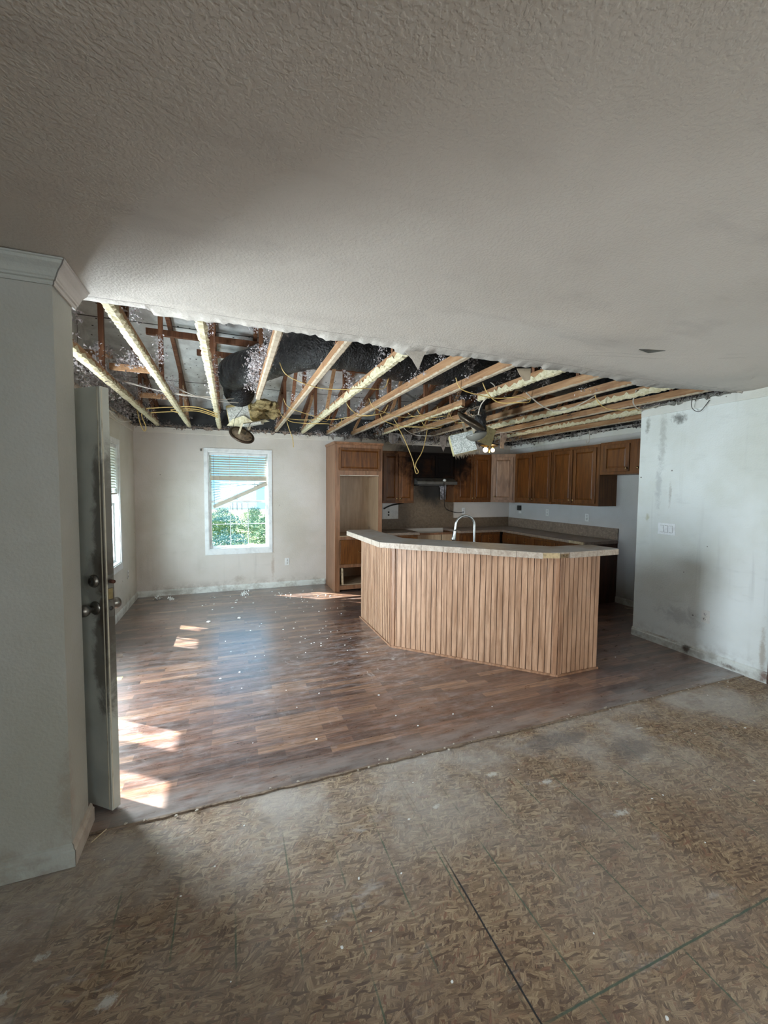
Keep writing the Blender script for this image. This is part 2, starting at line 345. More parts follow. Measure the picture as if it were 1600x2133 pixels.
def stone(name, a, b, c, dust=.5, soot=False):
    g = G(name); P = g.pos()
    n = g.noise(P, 26, 6, .7, .6); m = g.noise(P, 90, 4, .7)
    col = g.ramp(n, [(.3, a), (.5, b), (.7, c)]); col = g.mix(g.mr(m, .55, .7, 0, .5), col, tuple(k*.55 for k in a))
    nz = g.xyz(g.n('NewGeometry').outputs['Normal'])[2]
    du = g.M('MULTIPLY', g.M('MULTIPLY', g.mr(nz, .5, .9), g.mr(g.noise(P, 4, 5, .7), .35, .62)), dust)
    col = g.mix(du, col, (.52, .53, .54))
    if soot: col = g.mix(soot_mask(g, P, (3.5, 6.66, 1.75), (.45, .5, .5)), col, (.02, .018, .016))
    return g.fin(col, g.mr(n, .3, .7, .35, .55), g.bump(m, .0008, .4))
M_stone = stone('counter_laminate_stone', (.27, .215, .17), (.40, .335, .275), (.52, .46, .40), .75)
M_stone_k = stone('kitchen_counter_stone', (.15, .11, .085), (.23, .175, .135), (.33, .26, .21), .2)
M_splash = stone('backsplash_stone', (.10, .07, .045), (.145, .105, .07), (.20, .15, .105), 0, True)
M_bare = simple('bare_particleboard', (.46, .37, .24), .85, 0, .2, 40, .001)
def lumber():
    g = G('framing_lumber'); O = g.obj(); P = g.pos(); rnd = g.n('ObjectInfo').outputs['Random']
    q = g.mp(g.V('ADD', O, g.n('CombineXYZ', {0: g.M('MULTIPLY', rnd, 9.)}).outputs[0]), (1, .06, 1)); n = g.noise(q, 40, 4, .6, .5)
    col = g.ramp(n, [(.3, (.20, .095, .040)), (.5, (.32, .175, .085)), (.72, (.45, .28, .15))])
    col = g.mix(g.mr(g.noise(P, 6, 3), .55, .7, 0, .45), col, (.16, .07, .035))
    col = g.mix(g.M('MULTIPLY', soot_mask(g, P, (3.3, 6.2, 2.5), (1.2, .9, .6)), .8), col, (.05, .035, .025))
    return g.fin(col, .75, g.bump(n, .001, .5))
M_lum = lumber()
M_lum_dark = oak('aged_web_lumber', (.10, .035, .015), (.17, .068, .03), (.26, .125, .06), soot=False, rough=.7)
def foam():
    g = G('yellow_adhesive'); P = g.pos(); n = g.noise(P, 30, 5, .7)
    col = g.ramp(n, [(.3, (.38, .33, .18)), (.5, (.58, .53, .36)), (.7, (.68, .64, .50))])
    return g.fin(col, .8, g.bump(n, .006, .8))
M_foam = foam()
M_paper = simple('pale_torn_paper', (.42, .35, .26), .85, 0, .12, 14, .001)
def foil():
    g = G('foil_roof_sheathing'); P = g.pos(); x, y, z = g.xyz(P)[0:3]
    n = g.noise(P, 45, 5, .75, .6); n2 = g.noise(P, 6, 4, .6)
    col = g.mix(g.mr(n2, .4, .7), (.88, .90, .90), (.66, .67, .67)); col = g.mix(g.mr(n, .55, .75, 0, .5), col, (.4, .42, .43))
    v = g.n('TexVoronoi', {'Vector': P, 'Scale': 17}); dots = g.M('MULTIPLY', g.mr(v.outputs['Distance'], .20, .12), g.mr(g.xyz(v.outputs['Color'])[0], .55, .58)); col = g.mix(dots, col, (.02, .02, .02))
    for yy in (4.745, 3.58, 5.9): 
        ln = g.mr(g.M('ABSOLUTE', g.M('SUBTRACT', g.M('ADD', y, g.M('MULTIPLY', g.noise(P, 4, 2), .02)), yy+.01)), .009, .005); col = g.mix(ln, col, (.015, .015, .015))
    sm = g.stain(P, (4.0, 3.9, 3.2), (2.5, 3.5, 1.5), 2, .2, 0, .5); col = g.mix(g.M('MULTIPLY', sm, .96), col, (.006, .006, .006))
    return g.fin(col, g.mr(n, .35, .65, .28, .5), g.bump(n, .008, .5), g.M('MULTIPLY', g.M('SUBTRACT', 1., sm), .35))
M_foil = foil()
M_baffle = simple('dark_eave_board', (.035, .038, .040), .55, 0, .1, 8)
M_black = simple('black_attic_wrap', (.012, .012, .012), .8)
def duct_mat():
    g = G('black_duct_film'); P = g.pos(); n = g.noise(P, 14, 4, .6); m = g.noise(P, 60, 3, .6)
    return g.fin(g.mix(g.mr(g.noise(P, 3, 3), .5, .8), (.007, .007, .008), (.018, .018, .018)), .38, g.bump(g.M('ADD', n, m), .02, .9))
M_duct = duct_mat()
def fluff_mat(name, a, b):
    g = G(name); P = g.pos(); n = g.noise(P, 30, 4, .6)
    c = g.mix(g.mr(n, .35, .65), a, b); g.fin(c, .95, None); tr = g.n('BsdfTranslucent', {0: c}); mx = g.n('MixShader', {0: .45, 1: g.b.outputs[0], 2: tr.outputs[0]}); g.t.links.new(mx.outputs[0], g.out.inputs[0]); return g.m
M_fluff = fluff_mat('blown_insulation', (.80, .78, .80), (.55, .50, .51))
M_fluff_dirty = fluff_mat('sooty_insulation', (.36, .34, .33), (.17, .15, .145))
M_trimw = wall_mat('white_painted_trim', (.66, .68, .66), .35, dots=False)
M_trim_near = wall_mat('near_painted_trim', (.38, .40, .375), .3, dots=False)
M_trim_back = wall_mat('back_painted_trim', (.64, .60, .55), .35, dots=False)
M_white_pvc = simple('white_window_vinyl', (.74, .76, .77), .4, 0, .08, 9)
def blind_mat():
    g = G('blind_slat_vinyl'); c = (.70, .71, .66, 1); g.fin(c, .45); tr = g.n('BsdfTranslucent', {0: c}); mx = g.n('MixShader', {0: .25, 1: g.b.outputs[0], 2: tr.outputs[0]}); g.t.links.new(mx.outputs[0], g.out.inputs[0]); return g.m
M_blind = blind_mat()
M_blind_rail = simple('blind_bottom_rail', (.50, .46, .38), .45, 0, .1, 6)
M_cord = simple('blind_cord', (.6, .6, .56), .7)
M_plate = simple('white_plastic_plate', (.72, .73, .72), .35, 0, .06, 20)
M_plate_hi = simple('switch_plastic', (.80, .84, .87), .3, 0, .05, 20)
M_slot = simple('socket_slot', (.02, .02, .02), .5)
M_steel = simple('brushed_nickel', (.58, .62, .63), .38, 1, .06, 20)
M_bronze = simple('aged_bronze', (.13, .105, .08), .35, .8, .1, 30)
M_bronze_d = simple('dark_bronze_rim', (.05, .032, .02), .4, .5, .1, 30)
M_brass = simple('brass', (.62, .42, .14), .3, 1, .05, 20)
M_chrome_d = simple('tarnished_metal', (.20, .19, .17), .35, .9, .15, 30)
M_hood = simple('smoked_hood_enamel', (.085, .085, .082), .45, .3, .15, 10)
M_shade = simple('frosted_shade', (.20, .20, .18), .35, 0, .1, 10)
M_ywire = simple('yellow_cable_sheath', (.62, .44, .16), .5)
M_wwire = simple('white_cable_sheath', (.52, .48, .42), .5)
M_bwire = simple('black_cable_sheath', (.01, .01, .01), .5)
M_crumb = simple('plaster_crumb', (.78, .80, .80), .9, 0, .05, 40)
M_crumb_t = simple('tan_crumb', (.42, .38, .32), .9, 0, .1, 40)
M_doorm = None
def door_mat():
    g = G('smoke_stained_door'); O = g.obj(); x, y, z = g.xyz(O)[0:3]
    col = g.mix(g.mr(g.noise(O, 4, 4), .4, .7), (.42, .43, .38), (.34, .35, .31))
    for c_, r_, s_ in (((.86, 0, .78), (.085, .12, .36), .75), ((.865, 0, 1.38), (.075, .12, .48), .75), ((.82, 0, 1.10), (.10, .1, .20), .45), ((.87, 0, 1.02), (.04, .1, .35), .7)):
        col = g.mix(g.M('MULTIPLY', g.stain(O, c_, r_, 7, .5), s_), col, (.045, .034, .024))
    return g.fin(col, .5)
M_door = door_mat()
def glass_mat():
    g = G('window_glass'); t = g.n('BsdfTransparent', {0: (.95, 1, 1)}); gl = g.n('BsdfGlossy', {0: (1, 1, 1), 'Roughness': .02})
    fc = g.n('LayerWeight', {'Blend': .5}).outputs['Facing']; f = g.M('ADD', .03, g.M('MULTIPLY', g.M('POWER', fc, 5.0), .7)); m = g.n('MixShader', {0: f, 1: t.outputs[0], 2: gl.outputs[0]}); g.t.links.new(m.outputs[0], g.out.inputs[0]); return g.m
M_glass = glass_mat()
def emit(name, col, e):
    g = G(name); g.set(g.b.inputs['Base Color'], col); g.set(g.b.inputs['Emission Color'], col); g.b.inputs['Emission Strength'].default_value = e; return g.m
M_bulb = emit('lit_bulb', (1, .80, .50), 22)
def ground_mat():
    g = G('scrub_ground'); P = g.pos(); y = g.xyz(P)[1]
    c = g.mix(g.mr(g.noise(P, .6, 4), .4, .6), (.10, .15, .06), (.20, .20, .10)); c = g.mix(g.mr(y, 46.5, 47.5), c, (.55, .50, .42)); return g.fin(c, .9)
M_ground = ground_mat()
def leaf(name, a, b):
    g = G(name); r = g.n('ObjectInfo').outputs['Random']; P = g.pos()
    return g.fin(g.mix(g.mr(g.noise(P, 2.5, 3), .35, .65), a, b), .5)
M_leaf = [leaf('scrub_leaf_green', (.07, .15, .10), (.17, .27, .17)), leaf('scrub_leaf_olive', (.12, .19, .09), (.24, .31, .15)), leaf('scrub_leaf_grey_green', (.09, .17, .14), (.22, .32, .27))]

# ------------------------------------------------------------------ setting: shell
YB, XL, XR, XK, H = 6.673, -1.271, 4.15, 5.12, 2.45
o = MB().box(-1.42, 5.3, 2.14, 6.82, -.06, 0).build('floor', M_lam); struct(o)
# torn near edge of the laminate, a lip of ragged backing
mb = MB(); x = -.62; top = []
while x < 4.1:
    top.append((x, 2.14-.002-random.random()*.010)); x += .018+random.random()*.03
pts = [(-.64, 2.145)] + top + [(4.12, 2.145)]
mb.prism(pts[::-1], -.006, .0012); struct(mb.build('trim_1', simple('torn_laminate_core', (.20, .15, .11), .9, 0, .2, 40)))
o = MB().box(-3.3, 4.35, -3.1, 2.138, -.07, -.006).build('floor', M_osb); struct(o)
# walls with openings
def wall(name, mat, boxes):
    mb = MB()
    for b in boxes: mb.box(*b)
    return struct(mb.build(name, mat))
wall('wall_back', M_wall_back, [(-1.42, -.31, YB, 6.82, 0, 2.44), (.56, 5.3, YB, 6.82, 0, 2.44), (-.31, .56, YB, 6.82, 0, .65), (-.31, .56, YB, 6.82, 2.12, 2.44)])
wall('wall_left', M_wall_left, [(-1.42, XL, 2.14, 2.86, 0, 2.44), (-1.42, XL, 3.67, 5.00, 0, 2.44), (-1.42, XL, 5.80, YB, 0, 2.44), (-1.42, XL, 2.86, 3.67, 2.05, 2.44), (-1.42, XL, 5.0, 5.8, 0, .66), (-1.42, XL, 5.0, 5.8, 2.10, 2.44)])
wall('wall_right', M_wall_right, [(XR, 4.27, 1.985, 3.205, 0, 2.452), (XR+.002, 4.27, -3.1, 1.985, 0, 2.452)])
wall('wall_kitchen', M_wall_kitchen, [(XK, 5.3, 2.85, YB, 0, 2.44), (4.27, XK, 2.85, 2.95, 0, 2.44)])
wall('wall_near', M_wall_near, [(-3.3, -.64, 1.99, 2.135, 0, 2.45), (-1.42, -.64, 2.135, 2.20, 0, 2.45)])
wall('wall_rear', M_wall_near, [(-3.3, -.55, -3.1, -3, 0, 2.45), (.95, 2.15, -3.1, -3, 0, 2.45), (3.65, 4.27, -3.1, -3, 0, 2.45), (-.55, .95, -3.1, -3, 0, .8), (-.55, .95, -3.1, -3, 2.1, 2.45), (2.15, 3.65, -3.1, -3, 0, .8), (2.15, 3.65, -3.1, -3, 2.1, 2.45)])
wall('wall_side', M_wall_near, [(-3.4, -3.3, -3.1, 2.135, 0, 2.45)])
# ceiling: drywall sheet with sag and torn far edge
def sag(x, y):
    z = 0
    z -= .055*math.exp(-((x-3.1)/.6)**2-((y-1.98)/.26)**2)
    z += .02*math.exp(-((x-3.75)/.35)**2-((y-1.7)/.35)**2)
    z -= .028*math.exp(-((x-1.9)/.45)**2-((y-1.72)/.14)**2)
    z += .018*math.exp(-((x-1.35)/.6)**2-((y-1.98)/.13)**2)
    z -= .006*math.exp(-((y-2.2)/.10)**2)*(1+.5*math.sin(x*5))
    z -= .010*math.sin(x*1.7+1)*math.sin(y*1.3)
    return z
NX, NY = 300, 120; x0, x1, y0, y1 = -3.3, 4.15, -3.0, 2.27
vs = []; fs = []; random.seed(3)
ys = [y0+(y1-y0)*(1-(1-j/NY)**1.6) for j in range(NY+1)]
edge_y = []; cur = .09
for i in range(NX+1):
    cur += random.uniform(-.016, .016); cur = min(.13, max(.045, cur)); X_ = x0+(x1-x0)*i/NX
    e = cur+random.uniform(-.014, .014) if X_ > -.35 else .02
    if 3.2 < X_: e = max(.0, cur*(4.15-X_)/.95)
    if .95 < X_ < 1.12: e += .05
    edge_y.append(y1+e)
for j, yy in enumerate(ys+[None, None]):
    for i in range(NX+1):
        X_ = x0+(x1-x0)*i/NX
        if j <= NY: vs.append((X_, yy, H+sag(X_, yy)))
        elif j == NY+1: vs.append((X_, edge_y[i], H+sag(X_, y1)-.010-.005*random.random()))
        else: vs.append((X_, edge_y[i]-.01, H+.014+sag(X_, y1)-.012))
for j in range(NY+2):
    for i in range(NX): a = j*(NX+1)+i; fs.append((a, a+NX+1, a+NX+2, a+1))
me = MB(); me.add(vs, fs, True); struct(me.build('ceiling', M_ceil, recalc=False))
struct(MB().box(-3.3, 4.27, -3.1, 2.24, 2.50, 2.54).build('ceiling', M_black))
random.seed(11)
# roof shell
def zr(y): return 2.75+.24*(6.67-y)
RS = zr(2.0)
mb = MB(); mb.add([(-1.42, 6.9, zr(6.9)), (5.32, 6.9, zr(6.9)), (5.32, 2.1, zr(2.1)), (-1.42, 2.1, zr(2.1)), (-1.42, 6.9, zr(6.9)+.03), (5.32, 6.9, zr(6.9)+.03), (5.32, 2.1, zr(2.1)+.03), (-1.42, 2.1, zr(2.1)+.03)],
    [(0,1,2,3),(4,7,6,5),(0,4,5,1),(1,5,6,2),(2,6,7,3),(3,7,4,0)])
struct(mb.build('ceiling', M_foil))
def gable(xa, xb, name, mat):
    mb = MB(); mb.add([(xa, 2.14, 2.44), (xa, 6.82, 2.44), (xa, 6.82, zr(6.82)), (xa, 2.14, zr(2.14)), (xb, 2.14, 2.44), (xb, 6.82, 2.44), (xb, 6.82, zr(6.82)), (xb, 2.14, zr(2.14))],
        [(0,1,2,3),(7,6,5,4),(0,4,5,1),(1,5,6,2),(2,6,7,3),(3,7,4,0)]); struct(mb.build(name, mat))
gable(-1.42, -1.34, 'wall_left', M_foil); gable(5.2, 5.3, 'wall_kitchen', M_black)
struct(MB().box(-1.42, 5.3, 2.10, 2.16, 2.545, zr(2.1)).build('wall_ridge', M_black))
struct(MB().box(-1.34, 5.2, 6.66, 6.70, 2.445, 2.765).build('trim_2', M_baffle))
# crown mouldings, baseboards, casings
CR = [(0, 0), (0, -.085), (.010, -.085), (.012, -.074), (.020, -.068), (.022, -.060), (.030, -.050), (.048, -.030), (.056, -.014), (.060, -.008), (.060, 0)]
CRF = [(0, 0), (0, -.078), (.012, -.078), (.016, -.07), (.016, -.012), (.022, 0)]
def mold(name, mat, prof, o_, du, dl, L, L0=0):
    return struct(MB().extrude(prof, o_, du, (0,0,1), dl, L, L0).build(name, mat))
def corner_runs(prof, z, gap=.0035):
    a = MB(); b = MB(); n = len(prof); cap = [tuple(range(n-1, -1, -1)), tuple(range(n, 2*n))]; sd = [(i, (i+1) % n, n+(i+1) % n, n+i) for i in range(n)]
    a.add([(-3.3, 1.99-p, z+q) for p, q in prof]+[(-.64+p-gap, 1.99-p, z+q) for p, q in prof], cap+sd)
    b.add([(-.64+p, 1.99-p+gap, z+q) for p, q in prof]+[(-.64+p, 2.225+p*.1, z+q) for p, q in prof], cap+sd)
    return a, b
CRN = [(0, 0), (0, -.085), (.008, -.086), (.011, -.080), (.011, -.072), (.018, -.069), (.019, -.062), (.023, -.058), (.028, -.046), (.036, -.034), (.046, -.025), (.053, -.018), (.056, -.008), (.060, -.006), (.060, 0)]
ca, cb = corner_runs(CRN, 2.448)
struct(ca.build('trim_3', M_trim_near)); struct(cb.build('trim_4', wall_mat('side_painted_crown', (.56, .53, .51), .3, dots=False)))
mold('trim_5', M_trim_back, CRF, (XL, YB, 2.442), (0,-1,0), (1,0,0), 6.39)
mold('trim_6', M_trim_back, CRF, (XL, 2.9, 2.442), (1,0,0), (0,1,0), 3.75)
mold('trim_7', M_trimw, CRF, (XR, 1.985, 2.448), (-1,0,0), (0,1,0), 1.21)
mold('trim_8', M_trimw, CRF, (XK, 2.95, 2.442), (-1,0,0), (0,1,0), 3.7)
BB = [(0, 0), (.014, 0), (.014, .065), (.010, .078), (.004, .086), (0, .088)]
BBR = [(0, 0), (.016, 0), (.016, .068), (.010, .074), (.008, .088), (0, .094)]
def base(name, mat, o_, du, dl, L, prof=BB): return struct(MB().extrude(prof, o_, du, (0,0,1), dl, L).build(name, mat))
base('baseboard_back', M_trimw, (XL, YB, 0), (0,-1,0), (1,0,0), 2.73)
base('baseboard_left', M_trimw, (XL, 3.74, 0), (1,0,0), (0,1,0), 2.93)
base('baseboard_right', wall_mat('right_baseboard', (.60, .64, .62), .7, [((4.13, 2.62, .06), (.1, .06, .06), (.06, .04, .03), .9), ((4.13, 2.25, .03), (.1, .1, .03), (.10, .06, .04), .8), ((4.13, 2.0, .05), (.1, .05, .06), (.12, .05, .03), .8), ((4.13, 2.9, .09), (.1, .3, .015), (.16, .11, .08), .8)], dots=False), (XR, 1.985, -.004), (-1,0,0), (0,1,0), 1.225, BBR)
base('baseboard_kitchen', M_trimw, (XK, 2.95, 0), (-1,0,0), (0,1,0), 1.33)
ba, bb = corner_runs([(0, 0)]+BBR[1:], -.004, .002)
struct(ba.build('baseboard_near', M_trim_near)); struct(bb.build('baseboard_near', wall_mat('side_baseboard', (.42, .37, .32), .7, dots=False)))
struct(MB().box(XR-.012, XR, 1.90, 1.983, 0, 2.4).build('trim_9', M_endpanel))

# ------------------------------------------------------------------ windows, blinds
def window(name, cx, cy, rz, w, z0, z1, meet, casing=.055, depth=.09, cols=3, rows=2):
    root = bpy.data.objects.new(name, None); COL.objects.link(root); root.location = (cx, cy, 0); root.rotation_euler = (0, 0, rz); struct(root)
    h = w/2; mb = MB()   # local: x along wall, -y to the room
    mb.box(-h-casing, -h, -.012, 0, z0-casing-.03, z1+casing); mb.box(h, h+casing, -.012, 0, z0-casing-.03, z1+casing)
    mb.box(-h, h, -.012, 0, z1, z1+casing); mb.box(-h, h, -.012, 0, z0-casing-.03, z0)
    mb.build('window_casing', M_white_pvc, root, .002)
    mb = MB(); t = .012
    mb.box(-h, -h+t, 0, .14, z0, z1); mb.box(h-t, h, 0, .14, z0, z1); mb.box(-h+t, h-t, 0, .14, z1-t, z1); mb.box(-h+t, h-t, -.002, .14, z0, z0+t)
    mb.build('window_jamb', M_white_pvc, root)
    def sash(za, zb, y, nm):
        f = MB(); s = .032; a = h-t
        f.box(-a, -a+s, y, y+.028, za, zb); f.box(a-s, a, y, y+.028, za, zb); f.box(-a+s, a-s, y, y+.028, zb-s, zb); f.box(-a+s, a-s, y, y+.028, za, za+s)
        so = f.build(nm, M_white_pvc, root, .002); g = MB(); iw = 2*(a-s)
        for i in range(1, cols): xx = -a+s+iw*i/cols; g.box(xx-.006, xx+.006, y+.010, y+.017, za+s, zb-s)
        for j in range(1, rows): zz = za+s+(zb-za-2*s)*j/rows; g.box(-a+s, a-s, y+.0105, y+.0165, zz-.006, zz+.006)
        g.build('muntin', M_white_pvc, so)
        MB().box(-a+s-.003, a-s+.003, y+.019, y+.022, za+s-.003, zb-s+.003).build('glass_pane', M_glass, so)
    sash(z0+t, meet+.02, .055, 'lower_sash'); sash(meet-.015, z1-t, .088, 'upper_sash')
    return root
window('window_1', .125, YB, 0, .87, .65, 2.12, 1.37)
window('window_2', XL, 5.40, PI/2, .80, .66, 2.10, 1.37)
for nm, cx in (('window_3', .2), ('window_4', 2.9)): window(nm, cx, -3.0, PI, 1.5, .8, 2.1, 1.45)
def ladder(mb, x, z0, z1, y=-.0):
    mb.box(x-.0012, x+.0012, y-.001, y+.001, z0, z1)
# back window blind, its lower half hanging askew
bl = thing('window_blind', (.125, YB+.028, 2.105), 'broken white mini blind hanging slanted over the back wall window', 'window blind')
MB().box(-.415, .415, -.022, .018, -.035, 0).build('headrail', M_white_pvc, bl, .003)
mb = MB()
for k in range(8):
    z = -.055-k*.0365
    mb.obox((0, 0, z), (.82, .036, .0015), (.93, 0, 0))
mb.build('slat', M_blind, bl)
mb = MB()
for k in range(5): mb.obox((0, -.004, -.385+.012*k-.012), (.82, .028, .002), (1.25, 0, 0))
mb.build('slat', M_blind_rail, bl)
for k in range(8):
    zl = -.435-k*.040; zrr = -.412-k*.004
    p = [(-.405+.006*k, -.004, zl), (0, -.006, (zl+zrr)/2-.018+.002*k), (.405, -.004, zrr)]
    sp = spline(p, 6); m = MB()
    vs = []
    for q in sp: vs += [(q.x, q.y-.012, q.z-.007), (q.x, q.y+.012, q.z+.005)]
    m.add(vs, [(2*i, 2*i+1, 2*i+3, 2*i+2) for i in range(len(sp)-1)], True); m.build('fallen_slat', M_white_pvc, bl, recalc=False)
mb = MB(); a = Vector((-.372, -.006, -.815)); b = Vector((.415, -.006, -.452)); mb.beam(a, b, .03, .052, (0,1,0))
for k in range(3): mb.beam(a+Vector((0, -.006, .030+.006*k)), b+Vector((0, -.006, .028+.004*k)), .026, .002, (0,1,0))
mb.build('bottom_rail', M_blind_rail, bl)
for xx in (-.29, .29):
    m = MB(); ladder(m, xx, -.40, -.035, -.018); m.build('ladder_cord', M_cord, bl)
m = MB(); m.tube(spline([(-.12, -.016, -.40), (-.125, -.014, -.55), (-.118, -.016, -.66)], 4), .0014, 5); m.build('ladder_cord', M_cord, bl)
m = MB(); m.tube([(-.36, -.03, -.03), (-.358, -.034, -.45), (-.35, -.034, -.82)], .003, 6); m.build('tilt_wand', simple('clear_grey_wand', (.3, .32, .33), .2), bl)
b2 = thing('window_blind', (XL-.028, 5.40, 2.085), 'half raised white mini blind over the left wall window', 'window blind', rz=PI/2)
MB().box(-.382, .382, -.018, .018, -.035, 0).build('headrail', M_white_pvc, b2, .003)
mb = MB()
for k in range(15): mb.obox((0, 0, -.055-k*.032), (.76, .028, .0015), (.75, 0, 0))
mb.build('slat', M_blind, b2)
mb = MB()
for k in range(5): mb.box(-.38, .38, -.013, .013, -.53-.008*k, -.527-.008*k)
mb.box(-.38, .38, -.014, .014, -.59, -.572); mb.build('bottom_rail', M_blind_rail, b2)
for xx in (-.27, .27):
    m = MB(); ladder(m, xx, -.57, -.035, -.017); m.build('ladder_cord', M_cord, b2)
# curtain brackets and bits of rod hardware by the back window
for x_, lab in ((-.40, 'small metal curtain rod bracket at the upper left of the back window'),):
    t = thing('curtain_bracket', (x_, YB-.001, 2.14), lab, 'bracket'); m = MB(); m.box(-.012, .012, -.006, 0, -.02, .02); m.tube([(0, -.006, 0), (0, -.04, 0), (0, -.05, .015)], .004, 6); m.build('bracket_arm', M_chrome_d, t)

# ------------------------------------------------------------------ entry door, frame, porch
root = bpy.data.objects.new('door_1', None); COL.objects.link(root); struct(root)
ex, ey = -.556, 2.243; hx, hy = -1.235, 2.80
dv = Vector((ex-hx, ey-hy, 0)); DL = dv.length; root.location = (hx, hy, 0); root.rotation_euler = (0, 0, math.atan2(dv.y, dv.x))
mb = MB(); mb.box(0, DL, 0, .044, .012, 2.045); mb.build('door_slab', M_door, root, .002)
mb = MB(); mb.box(DL-.0, DL+.0015, .004, .010, .02, 2.04); mb.box(DL-.02, DL-.014, -.0012, 0, .02, 2.04); mb.build('weather_strip', simple('cream_edge_strip', (.45, .42, .33), .6, 0, .25, 9), root)
def knob(parent, x, z, sgn, yb):
    e = (PI/2*sgn, 0, 0)
    ro = MB().lathe([(.0, 0), (.033, 0), (.033, .004), (.028, .009), (.014, .012), (.0, .012)], (x, yb, z), e).build('rosette', M_chrome_d, parent)
    MB().lathe([(.011, .008), (.011, .026), (.016, .032), (.025, .042), (.029, .055), (.026, .068), (.015, .076), (0, .078)], (x, yb, z), e).build('knob', M_chrome_d, ro)
knob(root, DL-.068, 1.005, 1, -.0005); knob(root, DL-.068, 1.005, -1, .0445)
db = MB().lathe([(0, 0), (.030, 0), (.031, .006), (.024, .016), (.020, .018), (0, .018)], (DL-.068, -.0005, 1.135), (PI/2, 0, 0)).build('deadbolt', M_chrome_d, root)
MB().box(DL-.071, DL-.065, -.020, -.0185, 1.128, 1.142).build('keyhole', M_slot, db)
lp = MB().box(DL, DL+.003, .010, .036, 1.105, 1.165).build('strike_plate', M_chrome_d, root)
MB().tube([(DL+.002, .023, 1.135), (DL+.026, .023, 1.135)], .009, 10).build('bolt', simple('rusty_bolt', (.08, .03, .02), .6, .5), lp)
lp = MB().box(DL, DL+.003, .010, .036, .965, 1.045).build('latch_plate', M_chrome_d, root)
MB().tube([(DL+.003, .023, 1.005), (DL+.0045, .023, 1.005)], .010, 12).build('latch_hole', M_slot, lp)
MB().box(DL, DL+.002, .012, .034, 1.05, 1.10).build('mortise_scar', simple('raw_brass_wood', (.25, .19, .08), .7), root)
mb = MB(); mb.box(XL-.0, XL+.014, 2.775, 2.845, 0, 2.11); mb.box(XL-.0, XL+.014, 3.685, 3.745, 0, 2.11); mb.box(XL, XL+.014, 2.845, 3.685, 2.05, 2.11)
struct(mb.build('trim_10', M_trimw))
po = thing('porch_roof', (-2.2, 4.2, 2.5), 'flat porch roof outside the entry door', 'roof')
MB().box(-.80, .77, -2.6, 2.68, 0, .08).build('roof_deck', M_bare, po)
for py, pw, lab in ((4.365, .16, 'square porch post outside the entry door'), (6.575, .15, 'square porch post outside the left dining window')):
    pp = thing('porch_post', (-2.85, py, -1.0), lab, 'post')
    MB().box(-pw/2, pw/2, -pw/2, pw/2, .1, 3.498).build('shaft', M_bare, pp); MB().box(-.12, .12, -.12, .12, 0, .1).build('foot', M_bare, pp)
struct(MB().box(-3.1, -1.43, 1.6, 6.9, -.14, -.06).build('floor', simple('porch_boards', (.42, .38, .33), .8)))

# ------------------------------------------------------------------ outlets and switches
def outlet(loc, rz, label, black=False, name='wall_outlet'):
    t = thing(name, loc, label, 'outlet', rz=rz)     # local -y to the room
    pl = MB().box(-.036, .036, -.005, 0, -.058, .058).build('cover_plate', M_plate, t, .0015)
    for s in (-1, 1):
        f = MB().lathe([(0, 0), (.017, 0), (.016, .0025), (0, .0025)], (0, -.0048, s*.024), (PI/2, 0, 0), 16).build('socket', M_plate if not black else M_slot, pl)
        m = MB(); m.box(-.008, -.0055, -.0082, -.0070, s*.024-.005, s*.024+.006); m.box(.0055, .008, -.0082, -.0070, s*.024-.005, s*.024+.006); m.box(-.002, .002, -.0082, -.0070, s*.024-.012, s*.024-.008)
        m.build('slots', M_slot, f)
    return t
outlet((.84, YB-.001, .407), 0, 'white wall outlet low on the back wall right of the window')
outlet((XL+.001, 6.15, .44), PI/2, 'white wall outlet low on the left wall near the corner')
outlet((XR-.001, 2.475, .415), -PI/2, 'white wall outlet low on the right near wall')
outlet((XK-.001, 5.62, 1.20), -PI/2, 'white outlet above the counter on the kitchen side wall, nearer the corner')
outlet((XK-.001, 4.78, 1.17), -PI/2, 'white outlet above the counter on the kitchen side wall, nearer the counter end')
outlet((2.585, YB-.003, 1.155), 0, 'black outlet on pale backsplash beside the tall cabinet', True)
outlet((4.09, YB-.003, 1.185), 0, 'white outlet right of the range backsplash, black cord at it')
outlet((1.645, 6.655, 1.20), 0, 'white outlet inside the tall cabinet appliance opening')
t = thing('light_switch', (XR-.001, 2.878, 1.20), 'white triple rocker light switch on the right near wall', 'switch', rz=-PI/2)
pl = MB().box(-.088, .088, -.006, 0, -.058, .058).build('cover_plate', M_plate_hi, t, .002)
for k in (-1, 0, 1):
    fr = MB(); fr.box(k*.046-.018, k*.046+.018, -.0075, -.0062, -.036, .036); fo = fr.build('switch_frame', simple('switch_shadow_gap', (.30, .32, .33), .5), pl)
    MB().add([(k*.046-.0155, -.0076, -.033), (k*.046+.0155, -.0076, -.033), (k*.046+.0155, -.0076, .033), (k*.046-.0155, -.0076, .033), (k*.046-.0155, -.0095, -.033), (k*.046+.0155, -.0095, -.033), (k*.046+.0155, -.0135, .033), (k*.046-.0155, -.0135, .033)],
        [(0,1,2,3),(4,5,6,7),(0,1,5,4),(1,2,6,5),(2,3,7,6),(3,0,4,7)]).build('rocker', M_plate_hi, fo)

